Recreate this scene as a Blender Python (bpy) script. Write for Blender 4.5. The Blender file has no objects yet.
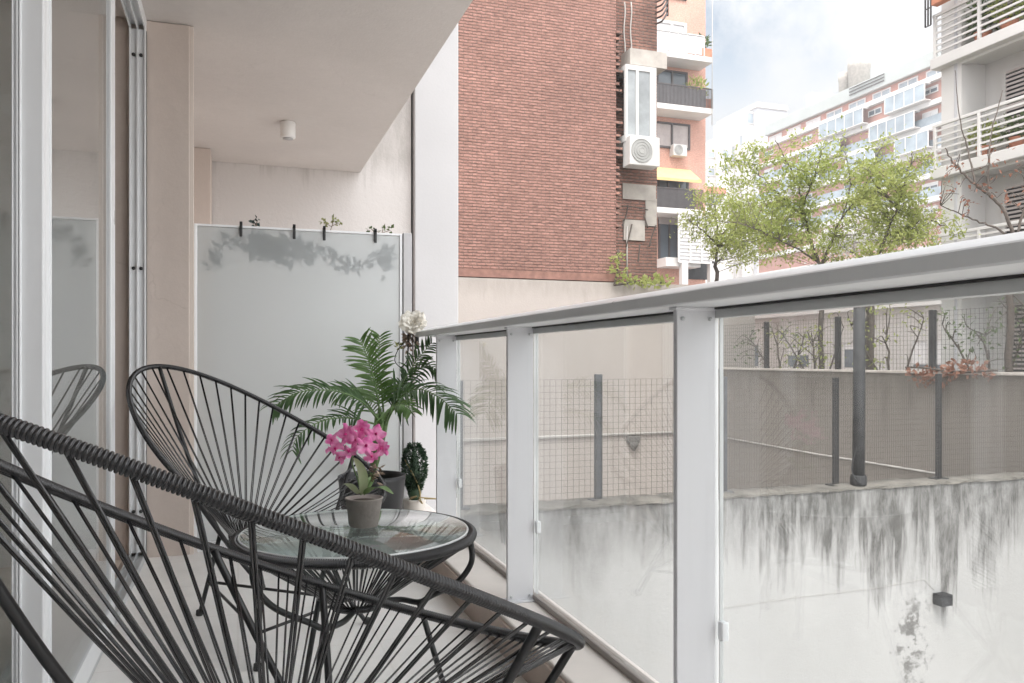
import bpy, bmesh, math, random
import numpy as np
from mathutils import Vector, Matrix
random.seed(7)
rng = np.random.default_rng(7)
SC = bpy.context.scene
COL = SC.collection
R = math.radians

# ------------------------------------------------------------------ camera frame
FPX, CX, HY, HC = 800.0, 512.0, 359.0, 0.95
YAW = math.atan(274 / 800)
S, C = math.sin(YAW), math.cos(YAW)

def pt(px, py, X=None, Y=None, Z=None, d=None):
    """point of the place that the photo shows at (px, py), on a given plane or depth"""
    u = (px - CX) / FPX; v = (HY - py) / FPX
    rx, ry = S + u * C, C - u * S
    if d is None:
        if X is not None: d = X / rx
        elif Y is not None: d = Y / ry
        else: d = (Z - HC) / v
    return Vector((d * rx, d * ry, HC + v * d))

cam = bpy.data.objects.new('camera', bpy.data.cameras.new('camera'))
COL.objects.link(cam)
cam.location = (0, 0, HC)
cam.rotation_euler = (R(90), 0, -YAW)
cam.data.sensor_width = 36
cam.data.lens = FPX / 1024 * 36
cam.data.shift_y = 17.5 / 1024
cam.data.clip_start = 0.02
cam.data.clip_end = 2000
SC.camera = cam

# ------------------------------------------------------------------ tagging
def tag(o, label=None, cat=None, group=None, kind=None):
    if label: o['label'] = label
    if cat: o['category'] = cat
    if group: o['group'] = group
    if kind: o['kind'] = kind
    return o

def empty(name, loc, label, cat, group=None, rz=0):
    o = bpy.data.objects.new(name, None)
    COL.objects.link(o)
    o.location = loc
    o.rotation_euler = (0, 0, rz)
    o.empty_display_size = .1
    return tag(o, label, cat, group)

def wloc(o):
    v = Vector((0, 0, 0))
    while o is not None:
        v += Vector(o.location); o = o.parent
    return v

def kids(o): return [c for c in bpy.data.objects if c.parent == o]

def copy_tree(o, parent=None):
    c = o.copy(); COL.objects.link(c); c.parent = parent
    for ch in kids(o): copy_tree(ch, c)
    return c

# ------------------------------------------------------------------ mesh builder
class MB:
    def __init__(self): self.v = []; self.f = []; self.sm = []; self.n = 0
    def add(self, verts, faces, smooth=False):
        b = self.n
        self.v.extend([tuple(map(float, p)) for p in verts]); self.n += len(verts)
        self.f.extend([tuple(b + i for i in f) for f in faces])
        self.sm.extend([smooth] * len(faces))
        return self
    def box(self, a, b):
        x0, x1 = sorted((a[0], b[0])); y0, y1 = sorted((a[1], b[1])); z0, z1 = sorted((a[2], b[2]))
        v = [(x0,y0,z0),(x1,y0,z0),(x1,y1,z0),(x0,y1,z0),(x0,y0,z1),(x1,y0,z1),(x1,y1,z1),(x0,y1,z1)]
        return self.add(v, [(0,3,2,1),(4,5,6,7),(0,1,5,4),(1,2,6,5),(2,3,7,6),(3,0,4,7)])
    def bbox(self, a, b, bev=.004, seg=2):
        bm = bmesh.new()
        x0, x1 = sorted((a[0], b[0])); y0, y1 = sorted((a[1], b[1])); z0, z1 = sorted((a[2], b[2]))
        bmesh.ops.create_cube(bm, size=1)
        for q in bm.verts:
            q.co = Vector(((x0+x1)/2 + q.co.x*(x1-x0), (y0+y1)/2 + q.co.y*(y1-y0), (z0+z1)/2 + q.co.z*(z1-z0)))
        bmesh.ops.bevel(bm, geom=bm.edges[:], offset=bev, segments=seg, affect='EDGES', profile=.5)
        return self.bm(bm)
    def bm(self, bm, smooth=False):
        bm.verts.index_update()
        self.add([q.co[:] for q in bm.verts], [[q.index for q in f.verts] for f in bm.faces], smooth)
        bm.free(); return self
    def quad(self, a, b, c, d): return self.add([a, b, c, d], [(0,1,2,3)])
    def tube(self, pts, r, seg=8, closed=False, cap=True):
        P = np.array([tuple(p) for p in pts], float); n = len(P)
        rr = np.full(n, r, float) if np.isscalar(r) else np.array(r, float)
        if closed: T = np.roll(P, -1, 0) - np.roll(P, 1, 0)
        else: T = np.gradient(P, axis=0)
        T /= np.linalg.norm(T, axis=1, keepdims=True) + 1e-12
        up = np.array([0, 0, 1.]) if abs(T[0][2]) < .9 else np.array([1., 0, 0])
        N = np.cross(T[0], up); N /= np.linalg.norm(N)
        Ns = []
        for i in range(n):
            N = N - T[i] * N.dot(T[i]); N /= np.linalg.norm(N) + 1e-12; Ns.append(N)
        Ns = np.array(Ns); Bs = np.cross(T, Ns)
        an = np.linspace(0, 2*np.pi, seg, endpoint=False)
        V = P[:,None] + rr[:,None,None]*(np.cos(an)[None,:,None]*Ns[:,None] + np.sin(an)[None,:,None]*Bs[:,None])
        F = []
        m = n if closed else n - 1
        for i in range(m):
            a = i*seg; b = ((i+1) % n)*seg
            for k in range(seg):
                k2 = (k+1) % seg
                F.append((a+k, a+k2, b+k2, b+k))
        if cap and not closed:
            F.append(tuple(range(seg-1, -1, -1))); F.append(tuple((n-1)*seg + k for k in range(seg)))
        return self.add(V.reshape(-1, 3), F, True)
    def lathe(self, prof, c=(0,0,0), seg=32):
        V = []; F = []
        for r, z in prof:
            for k in range(seg):
                a = 2*math.pi*k/seg
                V.append((c[0]+r*math.cos(a), c[1]+r*math.sin(a), c[2]+z))
        for i in range(len(prof)-1):
            for k in range(seg):
                k2 = (k+1) % seg
                F.append((i*seg+k, i*seg+k2, (i+1)*seg+k2, (i+1)*seg+k))
        F.append(tuple(range(seg-1, -1, -1)))
        F.append(tuple((len(prof)-1)*seg + k for k in range(seg)))
        return self.add(V, F, True)
    def prism(self, poly, axis, a, b, smooth=False):
        """poly of 2-D points extruded along an axis from a to b (poly axes are the two others in xyz order)"""
        n = len(poly)
        def mk(p, t):
            q = list(p); q.insert(axis, t); return tuple(q)
        V = [mk(p, a) for p in poly] + [mk(p, b) for p in poly]
        F = [tuple(range(n-1, -1, -1)), tuple(range(n, 2*n))] + [(i, (i+1) % n, n+(i+1) % n, n+i) for i in range(n)]
        return self.add(V, F, smooth)
    def leaf(self, p, d, n, L, W, fold=.15):
        """a leaf: 6-point blade folded on its midrib"""
        p = np.array(p, float); d = np.array(d, float); n = np.array(n, float)
        d /= np.linalg.norm(d) + 1e-9
        s = np.cross(d, n); s /= np.linalg.norm(s) + 1e-9
        n = np.cross(s, d)
        V = [p, p + d*L*.45 + s*W*.5 + n*fold*W, p + d*L*.45 - n*0, p + d*L*.45 - s*W*.5 + n*fold*W, p + d*L]
        return self.add(V, [(0,1,2),(1,4,2),(0,2,3),(2,4,3)])
    def build(self, name, mat, parent=None, local=False, autosmooth=None):
        me = bpy.data.meshes.new(name)
        V = np.array(self.v, float).reshape(-1, 3)
        if parent is not None and not local: V = V - np.array(wloc(parent))
        me.from_pydata(V.tolist(), [], self.f)
        me.polygons.foreach_set('use_smooth', self.sm)
        me.update()
        bm = bmesh.new(); bm.from_mesh(me)
        bmesh.ops.recalc_face_normals(bm, faces=bm.faces[:])
        bm.to_mesh(me); bm.free()
        me.materials.append(mat)
        o = bpy.data.objects.new(name, me)
        COL.objects.link(o)
        if parent is not None: o.parent = parent
        return o

def rtop(name, mb, mat, label, cat, group=None):
    """a thing that is one mesh: its origin goes to its base"""
    V = np.array(mb.v); c = Vector(((V[:,0].min()+V[:,0].max())/2, (V[:,1].min()+V[:,1].max())/2, V[:,2].min()))
    mb.v = [tuple(p) for p in (V - np.array(c))]
    o = mb.build(name, mat); o.location = c
    return tag(o, label, cat, group)

def struct(name, mb, mat):
    o = mb.build(name, mat); o['kind'] = 'structure'; return o

def spline(pts, n=12, closed=False):
    P = [np.array(tuple(p), float) for p in pts]; out = []
    m = len(P)
    rng_ = range(m) if closed else range(m-1)
    for i in rng_:
        if closed: a, b, c_, d = P[(i-1) % m], P[i], P[(i+1) % m], P[(i+2) % m]
        else: a, b, c_, d = P[max(i-1,0)], P[i], P[i+1], P[min(i+2, m-1)]
        for k in range(n):
            t = k/n
            out.append(.5*((2*b) + (-a+c_)*t + (2*a-5*b+4*c_-d)*t*t + (-a+3*b-3*c_+d)*t**3))
    if not closed: out.append(P[-1])
    return np.array(out)

def resample(P, step, closed=False):
    P = np.array(P, float)
    Q = np.vstack([P, P[:1]]) if closed else P
    L = np.concatenate([[0], np.cumsum(np.linalg.norm(np.diff(Q, axis=0), axis=1))])
    n = max(2, int(round(L[-1]/step)))
    t = np.linspace(0, L[-1], n, endpoint=not closed)
    return np.stack([np.interp(t, L, Q[:,k]) for k in range(3)], -1), L[-1]

# ------------------------------------------------------------------ materials
def newmat(name):
    m = bpy.data.materials.new(name); m.use_nodes = True
    nt = m.node_tree; nt.nodes.clear()
    out = nt.nodes.new('ShaderNodeOutputMaterial')
    return m, nt, out
def N(nt, t, **k):
    n = nt.nodes.new(t)
    for a, b in k.items():
        if a.startswith('i_'): n.inputs[a[2:]].default_value = b
        else: setattr(n, a, b)
    return n
def LK(nt, a, b): nt.links.new(a, b)
def rgb(c): return (c[0], c[1], c[2], 1)
def math_(nt, op, a, b=None, clamp=False):
    n = nt.nodes.new('ShaderNodeMath'); n.operation = op; n.use_clamp = clamp
    for i, q in enumerate((a, b)):
        if q is None: continue
        if isinstance(q, (int, float)): n.inputs[i].default_value = q
        else: nt.links.new(q, n.inputs[i])
    return n.outputs[0]
def mixc(nt, f, a, b, mode='MIX'):
    n = nt.nodes.new('ShaderNodeMix'); n.data_type = 'RGBA'; n.blend_type = mode
    def put(i, q):
        if isinstance(q, (int, float)): n.inputs[i].default_value = q
        elif isinstance(q, tuple): n.inputs[i].default_value = q if len(q) == 4 else rgb(q)
        else: nt.links.new(q, n.inputs[i])
    put(0, f); put(6, a); put(7, b)
    return n.outputs[2]
def noise(nt, scale, detail=4, rough=.55, vec=None, sc=(1,1,1), obj=True):
    if vec is None:
        tc = nt.nodes.new('ShaderNodeNewGeometry'); vec = tc.outputs['Position']
    if sc != (1,1,1):
        mp = nt.nodes.new('ShaderNodeMapping'); mp.inputs['Scale'].default_value = sc
        nt.links.new(vec, mp.inputs[0]); vec = mp.outputs[0]
    n = N(nt, 'ShaderNodeTexNoise', i_Scale=scale, i_Detail=detail, i_Roughness=rough)
    nt.links.new(vec, n.inputs['Vector'])
    return n.outputs['Fac']
def ramp(nt, f, stops):
    n = nt.nodes.new('ShaderNodeValToRGB'); e = n.color_ramp.elements
    while len(e) < len(stops): e.new(.5)
    for k, (p, c) in zip(e, stops): k.position = p; k.color = rgb(c) if not isinstance(c, (int, float)) else (c, c, c, 1)
    nt.links.new(f, n.inputs[0]); return n.outputs[0]
def bump(nt, h, strength=.3, dist=.01):
    n = N(nt, 'ShaderNodeBump', i_Strength=strength, i_Distance=dist)
    nt.links.new(h, n.inputs['Height']); return n.outputs[0]

def plain(name, col, rough=.5, metal=0, var=.12, nscale=4, bmp=0, bscale=60, spec=.5, coat=0):
    m, nt, out = newmat(name)
    p = N(nt, 'ShaderNodeBsdfPrincipled', i_Roughness=rough, i_Metallic=metal)
    p.inputs['Specular IOR Level'].default_value = spec
    p.inputs['Coat Weight'].default_value = coat
    lo = tuple(c*(1-var) for c in col); hi = tuple(min(1, c*(1+var)) for c in col)
    LK(nt, ramp(nt, noise(nt, nscale), [(.3, lo), (.7, hi)]), p.inputs['Base Color'])
    if bmp: LK(nt, bump(nt, noise(nt, bscale, 3), bmp, .004), p.inputs['Normal'])
    LK(nt, p.outputs[0], out.inputs[0]); return m

def leafmat(name, a, b, trans=.35, rough=.45, nscale=9):
    m, nt, out = newmat(name)
    c = ramp(nt, noise(nt, nscale, 2), [(.3, a), (.7, b)])
    p = N(nt, 'ShaderNodeBsdfPrincipled', i_Roughness=rough); LK(nt, c, p.inputs['Base Color'])
    t = N(nt, 'ShaderNodeBsdfTranslucent'); LK(nt, c, t.inputs[0])
    x = N(nt, 'ShaderNodeMixShader', i_Fac=trans); LK(nt, p.outputs[0], x.inputs[1]); LK(nt, t.outputs[0], x.inputs[2])
    LK(nt, x.outputs[0], out.inputs[0]); return m

def glassmat(name, tint=(.95,.97,.96), dust=.05, f0=.04, rough=.0, dustcol=(.7,.7,.7), power=5.0):
    m, nt, out = newmat(name)
    lw = N(nt, 'ShaderNodeLayerWeight', i_Blend=.5)
    f = math_(nt, 'POWER', lw.outputs['Facing'], power)
    f = math_(nt, 'ADD', math_(nt, 'MULTIPLY', f, 1-f0), f0)
    tr = N(nt, 'ShaderNodeBsdfTransparent'); tr.inputs[0].default_value = rgb(tint)
    gl = N(nt, 'ShaderNodeBsdfGlossy', i_Roughness=rough); gl.inputs[0].default_value = (1,1,1,1)
    x = N(nt, 'ShaderNodeMixShader'); LK(nt, f, x.inputs[0]); LK(nt, tr.outputs[0], x.inputs[1]); LK(nt, gl.outputs[0], x.inputs[2])
    res = x
    if dust:
        df = N(nt, 'ShaderNodeBsdfDiffuse'); df.inputs[0].default_value = rgb(dustcol)
        y = N(nt, 'ShaderNodeMixShader')
        dn = ramp(nt, noise(nt, 2.2, 5, sc=(1, 1, .35)), [(.3, dust*.45), (.75, dust*1.6)])
        LK(nt, dn, y.inputs[0]); LK(nt, x.outputs[0], y.inputs[1]); LK(nt, df.outputs[0], y.inputs[2]); res = y
    LK(nt, res.outputs[0], out.inputs[0]); return m

def frosted(name):
    m, nt, out = newmat(name)
    sm = ramp(nt, noise(nt, 2.2, 6, .6, sc=(1, 1, .35)), [(.3, (.86,.925,.935)), (.7, (.93,.98,.99))])
    g = N(nt, 'ShaderNodeBsdfRefraction', i_Roughness=.25, i_IOR=1.16); g.inputs[0].default_value = (.95,.985,1.0,1)
    t = N(nt, 'ShaderNodeBsdfTranslucent'); LK(nt, sm, t.inputs[0])
    d = N(nt, 'ShaderNodeBsdfDiffuse'); d.inputs[0].default_value = (.92,.955,.965,1)
    a = N(nt, 'ShaderNodeMixShader', i_Fac=.32); LK(nt, g.outputs[0], a.inputs[1]); LK(nt, t.outputs[0], a.inputs[2])
    b = N(nt, 'ShaderNodeMixShader', i_Fac=.24); LK(nt, a.outputs[0], b.inputs[1]); LK(nt, d.outputs[0], b.inputs[2])
    gl = N(nt, 'ShaderNodeBsdfGlossy', i_Roughness=.35)
    c = N(nt, 'ShaderNodeMixShader', i_Fac=.04); LK(nt, b.outputs[0], c.inputs[1]); LK(nt, gl.outputs[0], c.inputs[2])
    LK(nt, c.outputs[0], out.inputs[0]); return m

def brick(name, c1, c2, mortar, w=.23, h=.078, mort=.013, axis='x', bstr=.9, blotch=.35, rows=True):
    m, nt, out = newmat(name)
    geo = N(nt, 'ShaderNodeNewGeometry')
    sp = N(nt, 'ShaderNodeSeparateXYZ'); LK(nt, geo.outputs['Position'], sp.inputs[0])
    cb = N(nt, 'ShaderNodeCombineXYZ')
    wob = math_(nt, 'MULTIPLY', math_(nt, 'SUBTRACT', noise(nt, 9, 3), .5), .035)
    LK(nt, sp.outputs[0 if axis == 'x' else 1], cb.inputs[0])
    LK(nt, math_(nt, 'ADD', sp.outputs[2], wob), cb.inputs[1])
    b = N(nt, 'ShaderNodeTexBrick', i_Scale=1.0)
    b.inputs['Mortar Size'].default_value = mort; b.inputs['Mortar Smooth'].default_value = .35
    b.inputs['Brick Width'].default_value = w; b.inputs['Row Height'].default_value = h
    b.inputs['Bias'].default_value = -.1
    b.inputs['Color1'].default_value = rgb(c1); b.inputs['Color2'].default_value = rgb(c2); b.inputs['Mortar'].default_value = rgb(mortar)
    LK(nt, cb.outputs[0], b.inputs['Vector'])
    f = ramp(nt, noise(nt, .55, 5), [(.35, 1-blotch), (.68, 1+blotch*.35)])
    f2 = ramp(nt, noise(nt, 11, 2, sc=(1, 1, 2.5)), [(.3, .75), (.7, 1.2)])
    fr = math_(nt, 'FRACT', math_(nt, 'DIVIDE', math_(nt, 'ADD', sp.outputs[2], wob), h))
    row = ramp(nt, fr, [(0.0, .52), (.17, .60), (.30, 1.0), (.90, 1.06), (1.0, .6)])
    c = mixc(nt, 1.0, b.outputs['Color'], f, 'MULTIPLY'); c = mixc(nt, 1.0, c, f2, 'MULTIPLY')
    if rows: c = mixc(nt, 1.0, c, row, 'MULTIPLY')
    p = N(nt, 'ShaderNodeBsdfPrincipled', i_Roughness=.9); LK(nt, c, p.inputs['Base Color'])
    hgt = math_(nt, 'ADD', math_(nt, 'SUBTRACT', 1.0, b.outputs['Fac']), math_(nt, 'MULTIPLY', noise(nt, 35, 3), .6))
    LK(nt, bump(nt, hgt, bstr, .03), p.inputs['Normal'])
    LK(nt, p.outputs[0], out.inputs[0]); return m

def weathered(name, base, stain, ztop, L=1.2, center=None, width=2.5, xs=2.2, patch=.25, axis=0, runs=0, mold=None):
    """painted wall with vertical runs of dirt that start at its coping, plus flaking patches"""
    m, nt, out = newmat(name)
    geo = N(nt, 'ShaderNodeNewGeometry'); sp = N(nt, 'ShaderNodeSeparateXYZ'); LK(nt, geo.outputs['Position'], sp.inputs[0])
    depth = math_(nt, 'SUBTRACT', ztop, sp.outputs[2])
    n1 = noise(nt, 1.6, 6, .72, sc=(xs, xs, .10))
    n2 = noise(nt, 6.0, 4, .6, sc=(xs, xs, .16))
    ln = math_(nt, 'ADD', math_(nt, 'MULTIPLY', math_(nt, 'POWER', n1, 2.2), L*3.2), math_(nt, 'MULTIPLY', math_(nt, 'SUBTRACT', n2, .42), L*1.3))
    g = None
    if center is not None:
        dx = math_(nt, 'DIVIDE', math_(nt, 'SUBTRACT', sp.outputs[axis], center), width)
        g = math_(nt, 'POWER', 2.718, math_(nt, 'MULTIPLY', math_(nt, 'MULTIPLY', dx, dx), -1))
        ln = math_(nt, 'MULTIPLY', ln, math_(nt, 'ADD', math_(nt, 'MULTIPLY', g, .95), .80))
    f = math_(nt, 'DIVIDE', math_(nt, 'SUBTRACT', ln, depth), L*.95, clamp=True)
    f = math_(nt, 'MULTIPLY', f, ramp(nt, noise(nt, 7, 5, .65, sc=(1, 1, .045)), [(.34, .42), (.62, 1.0)]))
    low = math_(nt, 'POWER', noise(nt, .8, 5, .6, sc=(1, 1, .5)), 2.0)
    band = math_(nt, 'SUBTRACT', 1.0, math_(nt, 'DIVIDE', depth, math_(nt, 'ADD', math_(nt, 'MULTIPLY', low, L*2.4), L*.12)), clamp=True)
    f = math_(nt, 'MAXIMUM', f, math_(nt, 'MULTIPLY', band, .62))
    f = math_(nt, 'MULTIPLY', f, 1.7, clamp=True)
    nb = noise(nt, 5, 8, .75, sc=(1.4, 1.4, .4))
    f = math_(nt, 'MULTIPLY', f, ramp(nt, nb, [(.32, .3), (.58, 1.0)]))
    if runs:
        n3 = noise(nt, 5.5, 2, .5, sc=(1, 1, .02))
        core = ramp(nt, n3, [(.60, 0.0), (.68, 1.0)])
        fade = math_(nt, 'SUBTRACT', 1.0, math_(nt, 'DIVIDE', depth, 2.1), clamp=True)
        core = math_(nt, 'MULTIPLY', math_(nt, 'MULTIPLY', core, fade), ramp(nt, noise(nt, 8, 6, .7, sc=(1, 1, .25)), [(.35, .15), (.6, 1.0)]))
        if g is not None: core = math_(nt, 'MULTIPLY', core, math_(nt, 'ADD', math_(nt, 'MULTIPLY', g, .55), .45))
        f = math_(nt, 'MAXIMUM', f, math_(nt, 'MULTIPLY', core, runs))
    if mold is not None:
        mx, mz, mr = mold
        ax = math_(nt, 'DIVIDE', math_(nt, 'SUBTRACT', sp.outputs[axis], mx), mr)
        az = math_(nt, 'DIVIDE', math_(nt, 'SUBTRACT', sp.outputs[2], mz), mr*1.9)
        mg = math_(nt, 'POWER', 2.718, math_(nt, 'MULTIPLY', math_(nt, 'ADD', math_(nt, 'MULTIPLY', ax, ax), math_(nt, 'MULTIPLY', az, az)), -1))
        ms = ramp(nt, math_(nt, 'MULTIPLY', noise(nt, 6, 8, .72), math_(nt, 'ADD', math_(nt, 'MULTIPLY', mg, .6), .55)), [(.52, 0.0), (.62, 1.0)])
        f = math_(nt, 'MAXIMUM', f, math_(nt, 'MULTIPLY', math_(nt, 'MULTIPLY', ms, mg), .9))
    big = ramp(nt, noise(nt, .9, 6, .65, sc=(1, 1, .6)), [(.35, 0.0), (.8, 1.0)])
    c0 = mixc(nt, math_(nt, 'MULTIPLY', big, patch), base, tuple(x*.72 for x in base))
    spk = ramp(nt, noise(nt, 7, 8, .75), [(.62, 0.0), (.72, 1.0)])
    c0 = mixc(nt, math_(nt, 'MULTIPLY', spk, .3), c0, stain)
    c = mixc(nt, f, c0, stain)
    p = N(nt, 'ShaderNodeBsdfPrincipled', i_Roughness=.88); LK(nt, c, p.inputs['Base Color'])
    LK(nt, bump(nt, noise(nt, 22, 6, .7), .25, .02), p.inputs['Normal'])
    LK(nt, p.outputs[0], out.inputs[0]); return m

def plaster(name, col, stain, rough=.9, crack=.35, blot=.12, bmp=.22, bscale=70, cs=1.3):
    """painted plaster: roller texture, faint blotches, a few hairline cracks"""
    m, nt, out = newmat(name)
    v = N(nt, 'ShaderNodeTexVoronoi', feature='DISTANCE_TO_EDGE', i_Scale=cs)
    geo = N(nt, 'ShaderNodeNewGeometry')
    w = N(nt, 'ShaderNodeTexNoise', i_Scale=3.0, i_Detail=6); LK(nt, geo.outputs['Position'], w.inputs['Vector'])
    ad = nt.nodes.new('ShaderNodeVectorMath'); ad.operation = 'MULTIPLY_ADD'
    LK(nt, w.outputs['Color'], ad.inputs[0]); ad.inputs[1].default_value = (.5, .5, .5); LK(nt, geo.outputs['Position'], ad.inputs[2])
    LK(nt, ad.outputs[0], v.inputs['Vector'])
    ck = ramp(nt, v.outputs['Distance'], [(0.0, 1.0), (.006, 0.0)])
    ck = math_(nt, 'MULTIPLY', math_(nt, 'MULTIPLY', ck, ramp(nt, noise(nt, .9, 3), [(.52, 0.0), (.62, 1.0)])), crack)
    bl = ramp(nt, noise(nt, 1.3, 7, .65, sc=(1, 1, .6)), [(.35, 1-blot), (.7, 1.03)])
    fine = ramp(nt, noise(nt, 26, 4, .7), [(.3, .975), (.7, 1.02)])
    c = mixc(nt, 1.0, mixc(nt, 1.0, rgb(col), bl, 'MULTIPLY'), fine, 'MULTIPLY')
    c = mixc(nt, ck, c, stain)
    p = N(nt, 'ShaderNodeBsdfPrincipled', i_Roughness=rough); LK(nt, c, p.inputs['Base Color'])
    LK(nt, bump(nt, math_(nt, 'ADD', noise(nt, bscale, 4, .6), math_(nt, 'MULTIPLY', noise(nt, 9, 3), .8)), bmp, .006), p.inputs['Normal'])
    LK(nt, p.outputs[0], out.inputs[0]); return m

def paint(name, col, rough=.4, dirt=.18):
    """painted metal with dusty film, thin run marks and small chips"""
    m, nt, out = newmat(name)
    run = ramp(nt, noise(nt, 30, 4, .6, sc=(1, 1, .05)), [(.52, 0.0), (.75, 1.0)])
    run = math_(nt, 'MULTIPLY', run, ramp(nt, noise(nt, 2.5, 5), [(.4, .1), (.7, 1.0)]))
    c = mixc(nt, math_(nt, 'MULTIPLY', run, dirt), rgb(col), tuple(x*.55 for x in col))
    chip = ramp(nt, noise(nt, 42, 5, .7), [(.735, 0.0), (.76, 1.0)])
    c = mixc(nt, math_(nt, 'MULTIPLY', chip, .55), c, (.30, .27, .25))
    p = N(nt, 'ShaderNodeBsdfPrincipled'); LK(nt, c, p.inputs['Base Color'])
    LK(nt, ramp(nt, noise(nt, 5, 5), [(.3, rough*.75), (.7, min(1, rough*1.5))]), p.inputs['Roughness'])
    LK(nt, bump(nt, noise(nt, 140, 2), .06, .001), p.inputs['Normal'])
    LK(nt, p.outputs[0], out.inputs[0]); return m

def tiles(name, col, grout, size=.45, g=.004):
    m, nt, out = newmat(name)
    geo = N(nt, 'ShaderNodeNewGeometry')
    b = N(nt, 'ShaderNodeTexBrick', i_Scale=1.0); b.offset = 0
    b.inputs['Mortar Size'].default_value = g; b.inputs['Brick Width'].default_value = size; b.inputs['Row Height'].default_value = size
    b.inputs['Color1'].default_value = rgb(col); b.inputs['Color2'].default_value = rgb(tuple(x*.96 for x in col)); b.inputs['Mortar'].default_value = rgb(grout)
    LK(nt, geo.outputs['Position'], b.inputs['Vector'])
    c = mixc(nt, 1.0, b.outputs[0], ramp(nt, noise(nt, 3, 8, .68), [(.3, .90), (.55, 1.0), (.75, 1.02)]), 'MULTIPLY')
    p = N(nt, 'ShaderNodeBsdfPrincipled', i_Roughness=.42); LK(nt, c, p.inputs['Base Color'])
    LK(nt, p.outputs[0], out.inputs[0]); return m

M = {}
M['ceiling'] = plaster('ceiling_paint', (.62,.58,.555), (.42,.38,.355), crack=.25, blot=.06)
M['beige'] = plaster('beige_plaster', (.61,.53,.48), (.38,.32,.28), crack=.4, blot=.09, bmp=.12)
M['beige_trim'] = plain('beige_trim', (.70,.62,.56), .8, var=.03)
M['farwall'] = weathered('stained_plaster', (.62,.588,.57), (.42,.395,.375), 2.75, L=.30, xs=4.5, patch=.25)
M['pillar'] = plain('pale_render', (.50,.497,.505), .85, var=.04, nscale=1.5, bmp=.2, bscale=40)
M['floor'] = tiles('floor_tile', (.86,.84,.82), (.79,.765,.74))
M['kerb'] = plain('kerb_stone', (.76,.71,.67), .6, var=.05, nscale=6)
M['kerb_shade'] = plain('kerb_side_shade', (.42,.34,.29), .6, var=.07, nscale=8)  # shade of the kerb's upright face, put into a darker colour
M['alu'] = paint('white_aluminium', (.80,.815,.83), .33, .12)
M['aludark'] = plain('track_aluminium', (.55,.57,.58), .4, .3, var=.05)
M['rail'] = paint('painted_rail', (.74,.75,.76), .36, .16)
M['post'] = paint('painted_post', (.72,.725,.75), .42, .2)
M['railtaupe'] = plain('taupe_rail', (.34,.31,.29), .5)
M['channel'] = plain('grey_channel', (.52,.53,.53), .45, var=.08)
M['gasket'] = plain('black_rubber', (.03,.03,.03), .6)
M['glass'] = glassmat('clear_glass', (.965,.975,.972), dust=.06, dustcol=(.72,.72,.71))
M['doorglass'] = glassmat('door_glass', (.70,.73,.73), dust=.02, f0=.17)
M['tableglass'] = glassmat('table_glass', (.86,.93,.91), dust=.02, f0=.06, dustcol=(.7,.78,.77), power=4.3)
M['glassedge'] = plain('glass_edge', (.66,.68,.68), .2)
M['frosted'] = frosted('frosted_glass')
M['cord'] = plain('black_cord', (.009,.009,.011), .24, var=.3, nscale=40, spec=.7)
M['steel'] = plain('black_steel', (.009,.009,.010), .38, var=.2, nscale=20)
M['clip'] = plain('black_clip', (.02,.02,.02), .5)
M['pot_black'] = plain('charcoal_pot', (.022,.022,.025), .45, var=.15, nscale=10)
M['pot_taupe'] = plain('taupe_clay', (.31,.275,.255), .85, var=.18, nscale=30, bmp=.3, bscale=120)
M['pot_white'] = plain('pale_pot', (.70,.66,.61), .6, var=.06, nscale=12)
M['soil'] = plain('soil', (.05,.035,.025), .95, var=.3, nscale=60, bmp=.6)
M['palm'] = leafmat('palm_leaf', (.07,.155,.035), (.16,.27,.085), .3, .38, 12)
M['palm_dark'] = leafmat('palm_leaf_dark', (.035,.085,.028), (.085,.16,.055), .22, .4, 12)
M['palm_stem'] = plain('palm_stem', (.12,.2,.07), .5, var=.25, nscale=20)
M['orchid'] = leafmat('orchid_petal', (.76,.13,.42), (.90,.42,.66), .4, .5, 60)
M['orchid_core'] = plain('orchid_core', (.55,.02,.2), .5)
M['orchid_leaf'] = leafmat('orchid_leaf', (.10,.20,.06), (.22,.32,.13), .2, .35, 20)
M['orchid_pale'] = leafmat('orchid_leaf_pale', (.38,.46,.26), (.5,.56,.36), .25, .4, 20)
M['topiary'] = leafmat('topiary_leaf', (.025,.055,.03), (.06,.11,.06), .15, .5, 30)
M['twine'] = plain('gold_twine', (.42,.33,.16), .6)
M['petal_white'] = leafmat('white_petal', (.80,.76,.68), (.88,.86,.80), .3, .6, 20)
M['dry'] = plain('dried_stem', (.26,.20,.15), .8, var=.3, nscale=60)
M['ivy'] = leafmat('ivy', (.015,.04,.035), (.035,.07,.06), .1, .5, 14)
M['ivy_y'] = leafmat('ivy_yellow', (.20,.24,.08), (.36,.36,.16), .25, .5, 14)
M['lampwhite'] = plain('white_lamp_body', (.80,.79,.77), .4, var=.02)
M['room'] = plain('room_wall', (.78,.72,.68), .9, var=.03)
M['roomfloor'] = plain('room_floor', (.60,.52,.45), .45, var=.12, nscale=3)
M['curtain'] = plain('room_curtain', (.66,.60,.55), .9)
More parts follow.
